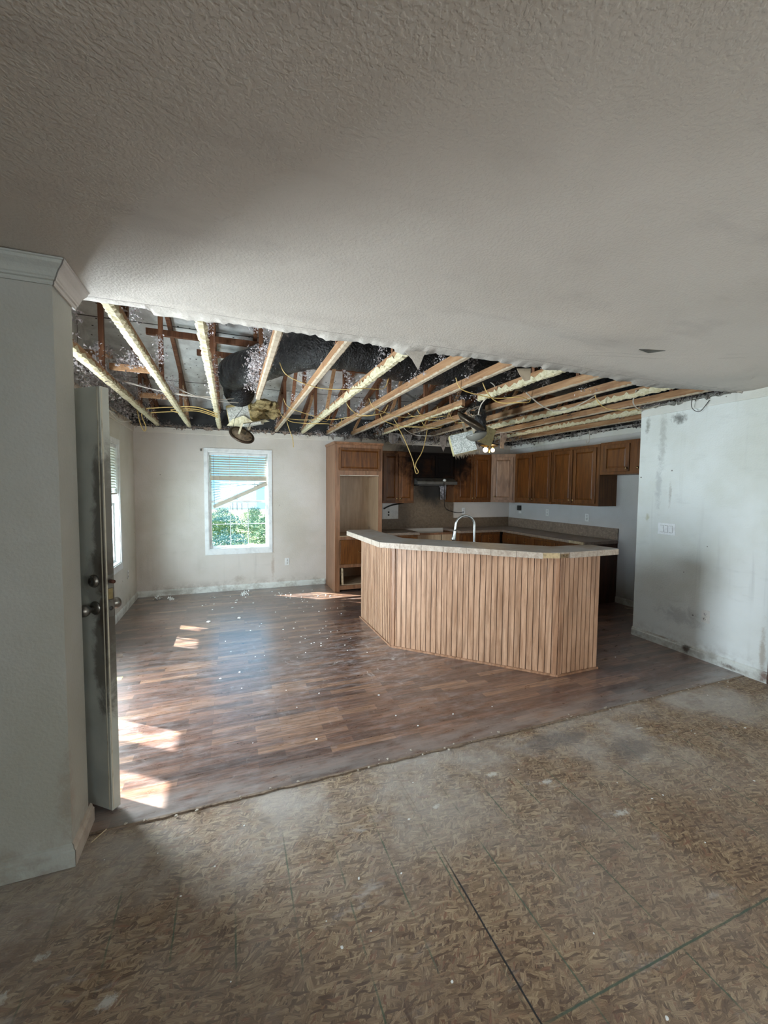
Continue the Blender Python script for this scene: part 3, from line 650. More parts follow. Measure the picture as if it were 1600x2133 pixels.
# ------------------------------------------------------------------ kitchen cabinets
def pull_knob(parent, x, y, z):
    MB().lathe([(0, 0), (.006, 0), (.005, .010), (.013, .016), (.015, .022), (.010, .028), (0, .029)], (x, y, z), (PI/2, 0, 0), 14).build('knob', M_brass_k, parent)
M_brass_k = simple('antique_brass_knob', (.42, .30, .14), .3, 1, .1, 30)
def bail(parent, x, y, z):
    m = MB(); m.tube(spline([(x-.03, y, z), (x-.03, y-.018, z-.002), (x-.012, y-.024, z-.012), (x+.012, y-.024, z-.012), (x+.03, y-.018, z-.002), (x+.03, y, z)], 4), .003, 6)
    m.build('handle', M_brass_k, parent)
def cdoor(parent, x0, x1, z0, z1, y, kx=None, kz=None, mat=None, pm=None, frame=.05):
    m = MB(); t = .019; yo = y-t
    m.box(x0, x0+frame, yo, y, z0, z1); m.box(x1-frame, x1, yo, y, z0, z1); m.box(x0+frame, x1-frame, yo, y, z1-frame, z1); m.box(x0+frame, x1-frame, yo, y, z0, z0+frame)
    d = m.build('door', mat or M_oak_frame, parent, .003)
    p = MB(); a, b, c, e = x0+frame, x1-frame, z0+frame, z1-frame; i = .022
    p.add([(a, y-.006, c), (b, y-.006, c), (b, y-.006, e), (a, y-.006, e), (a+i, y-.013, c+i), (b-i, y-.013, c+i), (b-i, y-.013, e-i), (a+i, y-.013, e-i)],
        [(4,5,6,7),(0,1,5,4),(1,2,6,5),(2,3,7,6),(3,0,4,7)]); p.box(a, b, y-.006, y-.003, c, e)
    p.build('panel', pm or M_oak, d)
    if kx is not None: pull_knob(d, kx, yo, kz)
    return d
def drawer(parent, x0, x1, z0, z1, y, handle=True, mat=None):
    d = MB().box(x0, x1, y-.019, y, z0, z1).build('drawer', mat or M_oak, parent, .004)
    if handle: bail(d, (x0+x1)/2, y-.019, (z0+z1)/2+.004)
    return d
def carcass(parent, w, d, z0, z1, mat, open_front=False):
    MB().box(0, w, 0, d, z0, z1).build('body', mat, parent, .002)
# tall appliance cabinet
t = thing('tall_cabinet', (1.475, 6.07, 0), 'tall oak cabinet with empty appliance opening beside the back wall', 'cabinet')
w, d = .76, .598; m = MB()
m.box(0, .019, .0, d, 0, 2.25); m.box(w-.019, w, 0, d, 0, 2.25); m.build('side_panel', M_oak_tall, t, .002)
MB().box(.019, w-.019, d-.012, d-.002, .06, 2.22).build('back_panel', M_oak_in, t)
for xa in (.0195, w-.0245): MB().box(xa, xa+.005, .0, d-.013, .856, 1.78).build('lit_side_sheet', M_oak_in, t)  # added sheets; their paler oak paints in the lit look of the inner sides
for za, zb in ((2.2, 2.218), (.835, .853), (.09, .105), (1.80, 1.812)): MB().box(.019, w-.019, .019, d-.012, za, zb).build('shelf', M_oak_in, t)
m = MB(); ft = .019
m.box(0, .078, -ft, -.0005, 0.002, 2.25); m.box(w-.062, w, -ft, -.0005, .002, 2.25); m.box(.078, w-.062, -ft, -.0005, 1.79, 2.25); m.box(.078, w-.062, -ft, -.0005, .80, .855); m.box(.078, w-.062, -ft, -.0005, .37, .42); m.box(.078, w-.062, -ft, -.0005, .03, .095)
m.build('face_frame', M_oak_tall, t, .002)
MB().box(.078, w-.062, -ft-.0015, -.0005, .853, .862).build('shelf_edge', M_bare, t)
MB().box(.078, w-.062, -ft-.002, -.002, 1.782, 1.792).build('opening_lip', simple('pale_lip', (.62, .55, .45), .6), t)
cdoor(t, .055, w-.04, 1.86, 2.20, -ft-.0005, mat=M_oak_frame, frame=.035)
drawer(t, .085, w-.05, .425, .80, -ft-.0005)
m = MB(); m.extrude([(0, 0), (0, .04), (.022, .04), (.018, .022), (.008, .008), (.006, 0)], (-.012, -ft, 2.25), (0, -1, 0), (0,0,1), (1,0,0), w+.024)
m.extrude([(0, 0), (0, .04), (.022, .04), (.018, .022), (.008, .008), (.006, 0)], (0, -ft-.03, 2.25), (-1, 0, 0), (0,0,1), (0,1,0), d+.03); m.box(.0, w, -ft, d, 2.2505, 2.262); m.build('crown', M_oak_tall, t)
MB().add([(.10, -ft-.03, .12), (.13, -ft-.028, .12), (.115, -ft-.05, .37), (.09, -ft-.05, .375), (.10, -ft-.022, .12), (.13, -ft-.022, .12), (.115, -ft-.043, .37), (.09, -ft-.043, .375)], [(0,1,2,3),(4,5,6,7),(0,1,5,4),(1,2,6,5),(2,3,7,6),(3,0,4,7)]).build('loose_trim_strip', M_bare, t)
# wall cabinets on the back wall
def upper(loc, w, z0, z1, doors, label, rz=0, depth=.318, frame_mat=None, crown=True, knobs=True, door_mat=None, pm=None):
    t = thing('wall_cabinet', loc, label, 'cabinet', rz=rz)
    MB().box(0, w, 0, depth, z0, z1).build('body', M_oak_frame, t, .002)
    m = MB(); m.box(0, w, -.018, -.0003, z0, z1); m.build('face_frame', frame_mat or M_oak_frame, t, .001)
    for (a, b, side) in doors:
        kx = None if side is None or not knobs else (b-.025 if side == 'R' else a+.025)
        cdoor(t, a, b, z0+.035, z1-.04, -.0185, kx, z0+.075, door_mat or M_oak_frame, pm)
    return t
upper((2.345, 6.352, 0), .565, 1.35, 2.21, [(.012, .268, 'R'), (.282, .548, 'L')], 'oak two-door wall cabinet between the tall cabinet and the range hood')
upper((2.915, 6.352, 0), .765, 1.785, 2.21, [(.02, .38, None), (.39, .74, None)], 'charred short oak wall cabinet above the range hood')
upper((3.69, 6.352, 0), .768, 1.358, 2.215, [(.055, .378, 'R'), (.392, .735, 'L')], 'sooty oak two-door wall cabinet right of the range hood')
# diagonal corner cabinet
t = thing('corner_cabinet', (4.46, 6.352, 0), 'diagonal single-door oak wall cabinet in the kitchen corner', 'cabinet')
dx, dy = 4.80-4.46, 6.085-6.352; Lc = math.hypot(dx, dy)
MB().prism([(.002, 0), (dx, dy+.002), (.657, dy+.002), (.657, .318), (.002, .318)], 1.357, 2.23).build('body', M_oak_frame, t)
M_oak_pale = oak('faded_corner_oak', (.15, .075, .042), (.21, .115, .068), (.26, .15, .095), soot=False)
f = thing('tmp', (0, 0, 0), None, None); f.name = 'face_frame'
fr = MB(); fr.box(0, Lc, -.018, -.0003, 1.357, 2.23); fo = fr.build('face_frame', M_oak_pale, t); bpy.data.objects.remove(f)
fo.rotation_euler = (0, 0, math.atan2(dy, dx)); fo.name = 'face_frame'
dd = cdoor(t, .045, Lc-.045, 1.40, 2.17, -.0185, None, None, M_oak_pale, M_oak_pale); dd.rotation_euler = (0, 0, math.atan2(dy, dx)); dd.name = 'door'
pull_knob(dd, .07, -.0375, 1.46)
# wall cabinets on the kitchen side wall; local x runs along -Y of the room
upper((4.802, 6.078, 0), .905, 1.362, 2.225, [(.02, .445, 'R'), (.47, .885, 'L')], 'oak two-door wall cabinet on the side wall next to the corner', rz=-PI/2)
upper((4.802, 5.168, 0), .885, 1.365, 2.225, [(.02, .41, 'R'), (.435, .835, 'L')], 'oak two-door wall cabinet on the side wall next to the short cabinet', rz=-PI/2)
upper((4.802, 4.278, 0), .90, 1.80, 2.235, [(.06, .45, 'R'), (.56, .85, 'L')], 'short oak wall cabinet above the empty refrigerator space', rz=-PI/2)
# long face crown over the side wall cabinets
# range hood
t = thing('range_hood', (2.918, 6.20, 1.665), 'smoke-blackened range hood under the charred short cabinet', 'range hood')
MB().add([(0, 0, .0), (.755, 0, 0), (.755, .47, 0), (0, .47, 0), (0, .0, .05), (.755, .0, .05), (.755, .145, .113), (0, .145, .113), (.755, .47, .113), (0, .47, .113)],
    [(0,1,2,3),(0,1,5,4),(4,5,6,7),(7,6,8,9),(1,2,8,6,5),(0,4,7,9,3),(2,3,9,8)]).build('hood_body', M_hood, t, .003)
MB().lathe([(0, 0), (.028, 0), (.03, .02), (.02, .045), (0, .05)], (.52, .05, .052), (.5, .3, 0)).build('melted_lamp', simple('clear_melted_plastic', (.55, .6, .62), .3), t)
MB().box(.04, .5, .03, .4, -.02, -.001).build('filter', M_slot, t)
t = thing('metal_flashing', (3.50, 6.60, 1.40), 'bent smoke-stained sheet metal hanging beside the range hood', 'sheet metal')
g = G('stained_galvanised'); P = g.pos(); g.fin(g.mix(g.mr(g.noise(P, 9, 5, .7), .35, .65), (.34, .33, .36), (.03, .03, .03)), .45, None, .5)
MB().add([(0.06, 0, .0), (.17, 0, 0), (.18, -.01, .30), (.17, -.03, .30), (.18, 0, .60), (0.02, -.03, .52), (0.0, 0, .32), (.06, .01, .20)], [(0,1,2,7),(7,2,4,6),(6,4,5)]).build('bent_sheet', g.m, t, recalc=False).modifiers.new('s', 'SOLIDIFY').thickness = .004
# base cabinets, counters
def base_cab(loc, w, drawers, label, rz=0, depth=.58, z1=.838, door_below=True):
    t = thing('base_cabinet', loc, label, 'cabinet', rz=rz)
    m = MB(); m.box(0, w, 0, depth, .1, z1); m.box(0.0, w, .06, depth, 0.001, .1); m.build('body', M_oak_frame, t, .002)
    for a, b, hd in drawers:
        drawer(t, a, b, .665, .80, -.0005, hd)
        if door_below: cdoor(t, a, b, .13, .635, -.0005, (b-.03), .59)
    return t
base_cab((2.24, 6.09, 0), .64, [(.02, .36, True), (.375, .62, False)], 'oak base cabinet between the tall cabinet and the range gap')
base_cab((3.665, 6.09, 0), .83, [(.03, .42, False), (.44, .80, True)], 'oak base cabinet right of the range gap')
base_cab((4.535, 6.06, 0), 1.79, [(.01, .40, True), (.42, .82, True), (.84, 1.27, True), (1.30, 1.72, True)], 'long oak base cabinet along the kitchen side wall with four drawers', rz=-PI/2)
ep = MB().box(4.50, XK-.003, 4.232, 4.262, .001, .838).build('end_panel', M_endpanel); T(ep, 'dark oak end panel closing the side wall counter', 'cabinet panel')
T(MB().box(2.238, 2.90, 6.055, YB-.003, .84, .88).build('countertop', M_stone_k, None, .004), 'short stone-look countertop left of the range gap', 'countertop')
T(MB().prism([(3.66, YB-.003), (3.66, 6.05), (4.50, 6.05), (4.50, 4.222), (5.117, 4.222), (5.117, YB-.003)], .84, .88).build('countertop', M_stone_k, None, .004), 'L-shaped stone-look countertop in the kitchen corner', 'countertop')
T(MB().box(4.492, 4.499, 4.24, 4.50, .842, .878).build('edge_strip', M_bare), 'bare particleboard strip on the broken edge of the side wall counter', 'edge strip')
sp = MB(); sp.box(2.24, 2.77, YB-.016, YB-.002, .882, 1.06); sp.box(2.77, 3.865, YB-.016, YB-.002, .882, 1.655); sp.box(3.865, 5.10, YB-.016, YB-.002, .882, 1.058)
T(sp.build('backsplash', M_splash), 'brown stone-look backsplash rising behind the range gap on the back wall', 'backsplash')
T(MB().box(5.100, 5.117, 4.225, YB-.018, .882, 1.052).build('backsplash', M_stone_k, None, .002), 'low stone-look backsplash strip along the kitchen side wall', 'backsplash')
T(MB().box(2.48, 2.772, YB-.0035, YB-.001, 1.062, 1.345).build('wall_patch', M_plate), 'pale unpainted wall patch above the short counter', 'wall panel')
pr = thing('range_gap_panel', (2.905, 6.30, 0), 'pale wooden board standing in the empty range gap', 'panel')
MB().box(.02, .52, 0, .012, .0, .80).build('board', M_oak_in, pr); MB().box(-.0, .74, -.01, .015, .80, .835).build('top_rail', M_oak_tall, pr); MB().box(.54, .74, 0, .012, 0, .80).build('board', M_oak_in, pr)

# ------------------------------------------------------------------ island
t = thing('kitchen_island', (2.2, 3.7, 0), 'angled kitchen island faced in vertical oak beadboard', 'kitchen island')
OX, OY = 2.2, 3.7
A, B, C_, D_ = Vector((1.489, 4.754)), Vector((1.497, 3.748)), Vector((2.585, 2.671)), Vector((3.04, 2.683))
body = [(A.x+.012, A.y), (B.x+.012, B.y+.006), (C_.x+.004, C_.y+.012), (D_.x, D_.y+.012), (3.045, 3.10), (2.72, 3.32), (2.14, 3.93), (2.10, 4.75)]
wallp = [(A.x+.001, A.y), (B.x+.001, B.y+.0005), (C_.x+.0002, C_.y+.001), (D_.x, D_.y+.001), (3.04, 2.83), (2.65, 2.80), (1.63, 3.81), (1.63, 4.754)]
m = MB(); m.prism([(x-OX, y-OY) for x, y in wallp], .002, 1.034); m.build('knee_wall', M_bead_groove, t)
m = MB(); m.prism([(x-OX, y-OY) for x, y in [(1.632, 4.752), (1.632, 3.812), (2.652, 2.802), (3.04, 2.832), (3.045, 3.10), (2.95, 3.20), (2.14, 3.98), (2.14, 4.75)]], .002, .838); m.build('cabinet_body', M_oak_frame, t)
def boards(P0, P1, nm, nrm, sw=.0505, gap=.0062):
    d = (P1-P0); L = d.length; d.normalize(); n = round(L/sw); w = L/n; m = MB(); ang = math.atan2(d.y, d.x)
    for i in range(n):
        c = P0 + d*(w*(i+.5)); j = random.uniform(-.0004, .0004)
        m.obox((c.x-OX+nrm.x*(.0008+j), c.y-OY+nrm.y*(.0008+j), .519), (w-gap, .0042, 1.026), (0, 0, ang))
    return m.build(nm, M_bead, t, .0008)
boards(A+Vector((0, -.005)), B+Vector((0, .005)), 'beadboard_panel', Vector((-1, 0)), .050, .014)
nb_ = Vector((-(C_-B).y, (C_-B).x)).normalized(); nb_ = -nb_ if nb_.dot(Vector((-1,-1))) < 0 else nb_
boards(B, C_, 'beadboard_panel', nb_)
boards(C_, D_, 'beadboard_panel', Vector((0, -1)))
for q, a_ in ((B, -.4), (C_, -.4)):
    for off, an in ((-.012, 0), (.012, -.785)):
        pass
m = MB(); m.obox((B.x-OX-.006, B.y-OY+.012, .519), (.010, .03, 1.028)); m.obox((B.x-OX+.006, B.y-OY-.016, .519), (.034, .010, 1.028), (0, 0, -PI/4)); m.build('corner_trim', M_bead_trim, t, .001)
m = MB(); m.obox((C_.x-OX-.020, C_.y-OY+.008, .519), (.034, .010, 1.028), (0, 0, -PI/4)); m.obox((C_.x-OX+.010, C_.y-OY-.008, .519), (.03, .010, 1.028)); m.build('corner_trim', M_bead_trim, t, .001)
m = MB()
for P0, P1, nn in ((A, B, Vector((-1, 0))), (B, C_, nb_), (C_, D_, Vector((0, -1)))):
    d = P1-P0; c = (P0+P1)/2 + nn*.013; m.obox((c.x-OX, c.y-OY, .010), (d.length+.012, .010, .018), (0, 0, math.atan2(d.y, d.x)))
m.build('toe_strip', M_bead_trim, t)
bar = thing('bar_top', (OX, OY, 1.0355), 'raised stone-look bar top on the kitchen island with a broken edge', 'countertop')
out = [(1.30, 4.72), (1.318, 3.625), (2.36, 2.625), (2.50, 2.575), (3.14, 2.59), (3.17, 2.62), (3.14, 2.88), (2.70, 2.90), (1.66, 3.87), (1.64, 4.80), (1.34, 4.82)]
MB().prism([(x-OX, y-OY) for x, y in out], .0, .045).build('bar_slab', M_stone, bar, .004)
def edgepiece(P0, P1, a, b, nm, mat, th=.006, z0=-.004, z1=.044):
    P0 = Vector(P0); P1 = Vector(P1); d = (P1-P0).normalized(); nn = Vector((d.y, -d.x)); q0 = P0+d*a; q1 = P0+d*b; c = (q0+q1)/2+nn*(th/2+.0003)
    m = MB(); m.obox((c.x-OX, c.y-OY, (z0+z1)/2), ((q1-q0).length, th, z1-z0), (0, 0, math.atan2(d.y, d.x))); return m.build(nm, mat, bar, .001)
L2 = (Vector(out[2])-Vector(out[1])).length
nseg = 7
for k in range(nseg):
    edgepiece(out[1], out[2], L2*k/nseg+.002, L2*(k+1)/nseg-.001, 'edge_tile', M_stone, .006, -.006-.002*(k % 2))
for k in range(5): edgepiece(out[0], out[1], 1.09*k/5+.002, 1.09*(k+1)/5-.002, 'edge_tile', M_stone, .006, -.006)
M_bare_y = simple('bare_yellow_board', (.60, .47, .28), .85, 0, .15, 60, .002)
edgepiece(out[2], out[3], -.004, .135, 'bare_edge', M_bare_y, .003, -.002, .040)
edgepiece(out[3], out[4], -.01, .075, 'bare_edge', simple('dark_broken_board', (.26, .18, .10), .9, 0, .35, 50, .004), .002, .0, .034)
edgepiece(out[3], out[4], .085, .64, 'edge_tile', M_stone, .006, -.004)
T(MB().prism([(1.64, 4.79), (1.64, 3.818), (2.658, 2.815), (3.04, 2.84), (3.07, 3.12), (2.96, 3.23), (2.17, 4.0), (2.17, 4.79)], .842, .88).build('countertop', M_stone_k, None, .003), 'lower work counter behind the raised island bar', 'countertop')
sk = thing('sink', (2.47, 3.45, .882), 'stainless drop-in sink in the lower island counter', 'sink', rz=-PI/4)
m = MB(); m.box(-.30, .30, -.16, -.13, 0, .004); m.box(-.30, .30, .12, .15, 0, .004); m.box(-.30, -.27, -.13, .12, 0, .004); m.box(.27, .30, -.13, .12, 0, .004); m.box(-.27, .27, -.13, .12, 0, .001); m.build('sink_rim', M_steel, sk)
fa = thing('faucet', (2.44, 3.75, .8825), 'tall arched brushed nickel pull-down faucet behind the island bar', 'faucet')
MB().lathe([(0, 0), (.027, 0), (.026, .008), (.018, .016), (.015, .03), (0, .03)]).build('faucet_base', M_steel, fa)
arc = [(0, 0, .02), (0, 0, .18), (0, 0, .30)]+[(-.115+.115*math.cos(a_), 0, .32+.105*math.sin(a_)) for a_ in [PI*k/10 for k in range(0, 11)]]+[(-.236, 0, .27)]
MB().tube(spline(arc, 3), .0125, 14).build('spout', M_steel, fa)
MB().tube([(-.236, 0, .275), (-.238, 0, .262), (-.241, 0, .235), (-.247, 0, .20), (-.252, 0, .175), (-.253, 0, .168)], [.014, .015, .016, .020, .026, .022], 16).build('spray_head', M_steel, fa)
MB().tube([(.02, 0, .06), (.05, -.01, .065), (.085, -.02, .09)], .006, 8).build('lever', M_steel, fa)

# ------------------------------------------------------------------ attic: trusses
random.seed(21)
ORD = ['first','second','third','fourth','fifth','sixth','seventh','eighth','ninth','tenth','eleventh','twelfth','thirteenth','fourteenth','fifteenth']
def ragged(m, x, y0, y1, z, side, amp=.012, step=.03):
    """torn strip of paper and adhesive clinging along a chord's underside"""
    y = y0; vs = []; n = 0
    while y < y1:
        a = random.uniform(.003, amp); b = random.uniform(.002, amp)
        vs += [(x-.021-a*.6, y, z+random.uniform(-.002, .006)), (x-.014, y, z-.004-a*.5), (x+.014, y, z-.004-b*.5), (x+.021+b*.6, y, z+random.uniform(-.002, .006))]
        n += 1; y += step*random.uniform(.5, 1.4)
    fs = [(4*i+k, 4*i+k+1, 4*i+5+k, 4*i+4+k) for i in range(n-1) for k in range(3)]
    m.add(vs, fs, False)
yellow = {0, 1, 2, 5, 8, 11, 13}
for k in range(15):
    X0 = -.955+.408*k
    t = thing('roof_truss', (X0, 2.22, 2.465), '%s exposed wooden roof truss from the left, %s underside' % (ORD[k], 'pale yellow torn' if k in yellow else 'bare brown'), 'roof truss', 'roof trusses over the open ceiling')
    bx, by, bz = X0, 2.22, 2.465
    segs = [(2.22, 6.655)]
    if k == 3: segs = [(2.22, 4.32), (6.0, 6.655)]
    if k == 8: segs = [(2.22, 3.52), (3.80, 6.655)]
    for a_, b_ in segs:
        m = MB(); f = MB(); m.box(-.019, .019, a_-by, b_-by, 0, .066)
        ragged(f, 0, a_-by, b_-by, 0, 1, .024 if k in yellow else .008, .022)
        m.build('bottom_chord', M_lum, t, .002)
        f.build('adhesive_strip', M_foam if k in yellow else M_paper, t, recalc=False)
    if k in yellow:
        f2 = MB()
        for sd in (-1, 1):
            vs = []; y = segs[0][0]; n = 0
            while y < 6.6:
                if any(a_ <= y <= b_ for a_, b_ in segs) or len(segs) == 1:
                    h_ = random.uniform(.015, .055); vs += [(sd*(.0205+random.uniform(0, .004)), y-by, -.002), (sd*(.0205+random.uniform(0, .006)), y-by, h_)]; n += 1
                elif n: break
                y += .035*random.uniform(.6, 1.4)
            f2.add(vs, [(2*i, 2*i+1, 2*i+3, 2*i+2) for i in range(n-1)])
        f2.build('adhesive_strip', M_foam, t, recalc=False)
    MB().beam((0, 2.25-by, zr(2.25)-.034-bz), (0, 6.64-by, zr(6.64)-.034-bz), .038, .062, (1,0,0)).build('top_chord', M_lum_dark, t)
    ws = [2.62, 3.95, 5.45]
    for i, yy in enumerate(ws):
        if k in (3,) and yy > 4.4: continue
        yy += .12*math.sin(k*1.7)
        MB().beam((0, yy-by, .067), (0, yy-by, zr(yy)-.066-bz), .036, .034, (1,0,0)).build('web', M_lum_dark, t)
    for (a_, b_) in ((4.85, 4.12), (6.5, 5.76)):
        if (k == 3 or k in (0, 1, 6)) and a_ < 5: continue
        MB().beam((0, a_-by, .07), (0, b_-by, zr(b_)-.10-bz), .034, .030, (1,0,0)).build('web', M_lum if (k % 2) else M_lum_dark, t)
for yy, zz, a_, b_, lab in ((4.62, 3.10, -.75, 2.3, 'brown lateral brace nailed under the rafters, nearer of the pair'), (4.90, 3.035, -.32, 2.3, 'brown lateral brace nailed under the rafters, farther of the pair')):
    T(MB().box(a_, b_, yy, yy+.038, zz-.03, zz+.03).build('roof_brace', M_lum_dark, None, .002), lab, 'wooden brace')
T(MB().box(-1.33, -.99, 4.40, 4.436, 2.75, 2.80).build('wooden_blocking', M_lum), 'short wooden blocking by the left gable', 'wooden block')
T(MB().box(-.92, -.565, 4.0, 4.036, 2.55, 2.60).build('wooden_blocking', M_lum), 'short wooden blocking between the first two trusses', 'wooden block')
T(MB().box(-.92, -.58, 5.1, 5.136, 2.55, 2.60).build('wooden_blocking', M_lum), 'short wooden blocking near the eave between the first two trusses', 'wooden block')
# duct
path = spline([(.12, 5.30, 2.64), (.10, 5.12, 2.78), (.06, 4.85, 2.84), (.22, 4.40, 2.80), (.45, 3.95, 2.80), (.72, 3.62, 2.80), (1.06, 3.50, 2.78), (1.65, 3.50, 2.76), (2.2, 3.42, 2.76), (2.9, 3.42, 2.77), (3.6, 3.5, 2.78), (4.2, 3.6, 2.78), (5.0, 3.7, 2.78)], 14)
m = MB(); NP = len(path)
m.tube(path, .17, 26, True, lambda i: (.165 if path[i].x < 1.2 else .19)+.005*math.sin(i*2.1)+.007*random.random()+(-.04*max(0, 1-i/6)))
T(m.build('flexible_duct', M_duct), 'large black flexible air duct sagging across the attic', 'air duct')
m = MB(); m.tube(spline([(2.62, 3.9, 2.95), (2.68, 4.0, 2.65), (2.70, 4.08, 2.42), (2.74, 4.12, 2.25)], 8), .075, 16, True, lambda i: .07+.006*math.sin(i*2.1)); T(m.build('flexible_duct', M_duct), 'short black flexible duct dropping behind the hanging medallion', 'air duct')
# duct boot box with yellow insulation
bxo = thing('duct_boot', (-.04, 5.50, 2.36), 'foil faced yellow insulated duct box hanging by the third truss', 'duct box', rot=(math.radians(4), math.radians(-9), math.radians(-24)))
MB().box(.035, .335, 0, .33, 0, .235).build('insulation_box', simple('yellow_fiberglass', (.62, .50, .22), .9, 0, .12, 25, .004), bxo, .015)
g = G('crinkled_foil'); P = g.obj(); g.fin(g.mix(g.mr(g.noise(P, 60, 4, .7), .4, .6), (.62, .62, .58), (.38, .38, .34)), .35, g.bump(g.noise(P, 60, 4, .7), .01), .5)
M_crinkle = g.m
MB().box(.05, .32, -.006, -.001, .012, .20).build('foil_face', M_crinkle, bxo)
m = MB()
for i in range(14):
    c = Vector((.42+random.uniform(-.08, .16), .1+random.uniform(-.1, .2), .10+random.uniform(-.05, .10))); m.add(*ico(c, random.uniform(.05, .09), i, (1.2, .9, .8)))
m.build('torn_batt', simple('brown_yellow_batt', (.36, .28, .13), .95, 0, .22, 25, .006), bxo)
m = MB(); m.add([(.02, -.03, -.012), (.36, -.05, -.02), (.5, .0, -.01), (.46, .3, 0), (.03, .3, -.004), (.12, -.06, .05), (.26, -.05, .07)], [(0,1,2,3,4), (0,1,6,5)]); m.build('torn_drywall_flap', M_foam, bxo, recalc=False)
MB().box(.20, .44, .0, .10, -.05, -.022).build('metal_frame', M_crinkle, bxo)
def medallion(name, loc, rot, label, cat, r=.165):
    t = thing(name, loc, label, cat, rot=rot)
    MB().lathe([(0, 0), (r*.85, -.004), (r*.97, -.012), (r, -.022), (r*.98, -.034), (r*.90, -.040), (r*.84, -.028), (r*.5, -.020), (0, -.018)], e=(PI, 0, 0), seg=40).build('canopy_rim', M_bronze_d, t)
    MB().lathe([(0, -.0215), (r*.5, -.0235), (r*.80, -.030), (r*.8, -.0315), (0, -.026)], e=(PI, 0, 0), seg=40).build('inner_plate', simple('dusty_bronze_plate', (.42, .33, .24), .7, 0, .3, 18), t)
    return t
d1 = medallion('hanging_medallion', (.13, 5.30, 2.205), (math.radians(38), math.radians(24), 0), 'round bronze ceiling light pan hanging tilted under the duct box', 'light fitting', .155)
MB().beam((-.035, -.03, .035), (-.05, .02, .17), .022, .004).build('dangling_tab', M_foam, d1); MB().tube([(.03, .02, .03), (.034, .07, .20)], .003, 6).build('threaded_rod', M_slot, d1)
MB().tube([(-.12, .05, .02), (-.15, .10, .12), (-.12, .16, .26), (-.14, .20, .33)], .003, 6).build('wire', M_bwire, d1)
d2 = thing('hanging_light', (2.45, 3.86, 2.27), 'bronze ceiling light hanging tilted with a frosted bowl over the island', 'ceiling light')
rim = MB().lathe([(0, .02), (.10, .018), (.16, .006), (.175, -.008), (.172, -.02), (.15, -.03), (.12, -.05), (.09, -.052), (0, -.05)], (0, 0, .06), (math.radians(28), math.radians(24), 0), 40).build('canopy_rim', M_bronze, d2)
m = MB(); m.tube([(.0, 0, .03), (.03, 0, -.01), (.05, 0, -.05)], .022, 14, True, lambda i: .022+.004*(i % 2)); m.build('ribbed_neck', simple('ribbed_tan_neck', (.45, .38, .30), .5), d2)
MB().tube([(.05, 0, -.04), (.055, 0, -.10)], .006, 8).build('stem', M_slot, d2)
MB().lathe([(.115, 0), (.113, -.014), (.10, -.035), (.075, -.055), (.04, -.070), (0, -.075), (0, -.070), (.038, -.064), (.07, -.050), (.095, -.032), (.108, -.012), (.110, 0)], (.06, 0, -.085), (math.radians(-6), math.radians(-10), 0), 36).build('glass_bowl', M_shade, d2)
m = MB()
for i in range(5): m.tube(spline([(random.uniform(-.05, .1), 0, .09), (random.uniform(-.08, .12), random.uniform(-.03, .03), .15), (random.uniform(-.05, .12), 0, .22)], 4), .004, 6)
m.build('wires', M_wwire, d2)
m = MB()
for i in range(16): m.obox((random.uniform(-.12, .22), random.uniform(-.03, .1), random.uniform(.12, .20)), (random.uniform(.04, .12), random.uniform(.02, .05), random.uniform(.008, .02)), (random.uniform(-.5, .5), random.uniform(-.6, .6), random.random()*3))
m.build('broken_bracket', M_chrome_d, d2)
wb = thing('insulation_board', (2.70, 4.28, 2.02), 'foil faced insulation block dangling behind the tilted bowl light', 'insulation', rot=(math.radians(-8), math.radians(-14), math.radians(-20)))
MB().box(-.19, .10, 0, .10, .02, .27).build('board_core', simple('pale_yellow_batt', (.60, .54, .30), .9, 0, .15, 25, .004), wb, .012)
g = G('bright_foil_face'); P = g.obj(); g.fin(g.mix(g.mr(g.noise(P, 80, 4, .7), .42, .58), (.86, .90, .88), (.45, .50, .48)), .3, g.bump(g.noise(P, 80, 4, .7), .01), .25)
MB().box(-.185, .095, -.006, -.001, .025, .262).build('foil_face', g.m, wb)
MB().beam((.03, .05, .26), (.03, .10, .52), .03, .003).build('hanging_strap', M_paper, wb)
m = MB()
for i in range(18): x = -.18+i*.017; m.add([(x, 0, .02), (x+.02, .01, .02), (x+.01+random.uniform(-.01, .01), .02, -.02-random.random()*.03)], [(0,1,2)])
m.build('torn_paper', M_paper, wb, recalc=False)
T(MB().obox((2.98, 4.4, 2.27), (.30, .02, .22), (.15, .25, .1)).build('yellow_batt', simple('olive_batt', (.36, .31, .16), .95, 0, .15, 20, .004), None, .01), 'olive yellow insulation scrap beside the dangling foil block', 'insulation')
fl = thing('ceiling_light', (3.66, 5.30, 2.30), 'lit two-bulb brass ceiling light hanging before the corner cabinets', 'ceiling light')
MB().lathe([(0, 0), (.15, 0), (.15, .014), (.10, .03), (0, .032)], (0, 0, -.045), (.0, math.radians(6), 0), 36).build('canopy', M_bronze, fl)
m = MB(); m.box(-.13, .14, -.008, .008, -.062, -.048); m.box(.015, .027, -.008, .008, -.155, -.05); m.build('brass_bar', M_brass, fl)
m = MB(); m.tube([(0, 0, -.015), (.0, .01, .17)], .006, 8); m.build('stem', M_brass, fl)
def bulb(x, r, nm, mt):
    b_ = MB().tube([(x, 0, -.06), (x, 0, -.09)], .016, 12).build('socket', M_brass, fl)
    MB().lathe([(0, r), (r*.5, r*.86), (r*.86, r*.5), (r, 0), (r*.86, -r*.5), (r*.5, -r*.86), (0, -r)], (x, 0, -.115), (0,0,0), 20).build('bulb', mt, b_)
bulb(-.045, .036, 'bulb', M_bulb); bulb(.085, .030, 'bulb', emit('lit_bulb_dimmer', (1, .82, .55), 10))
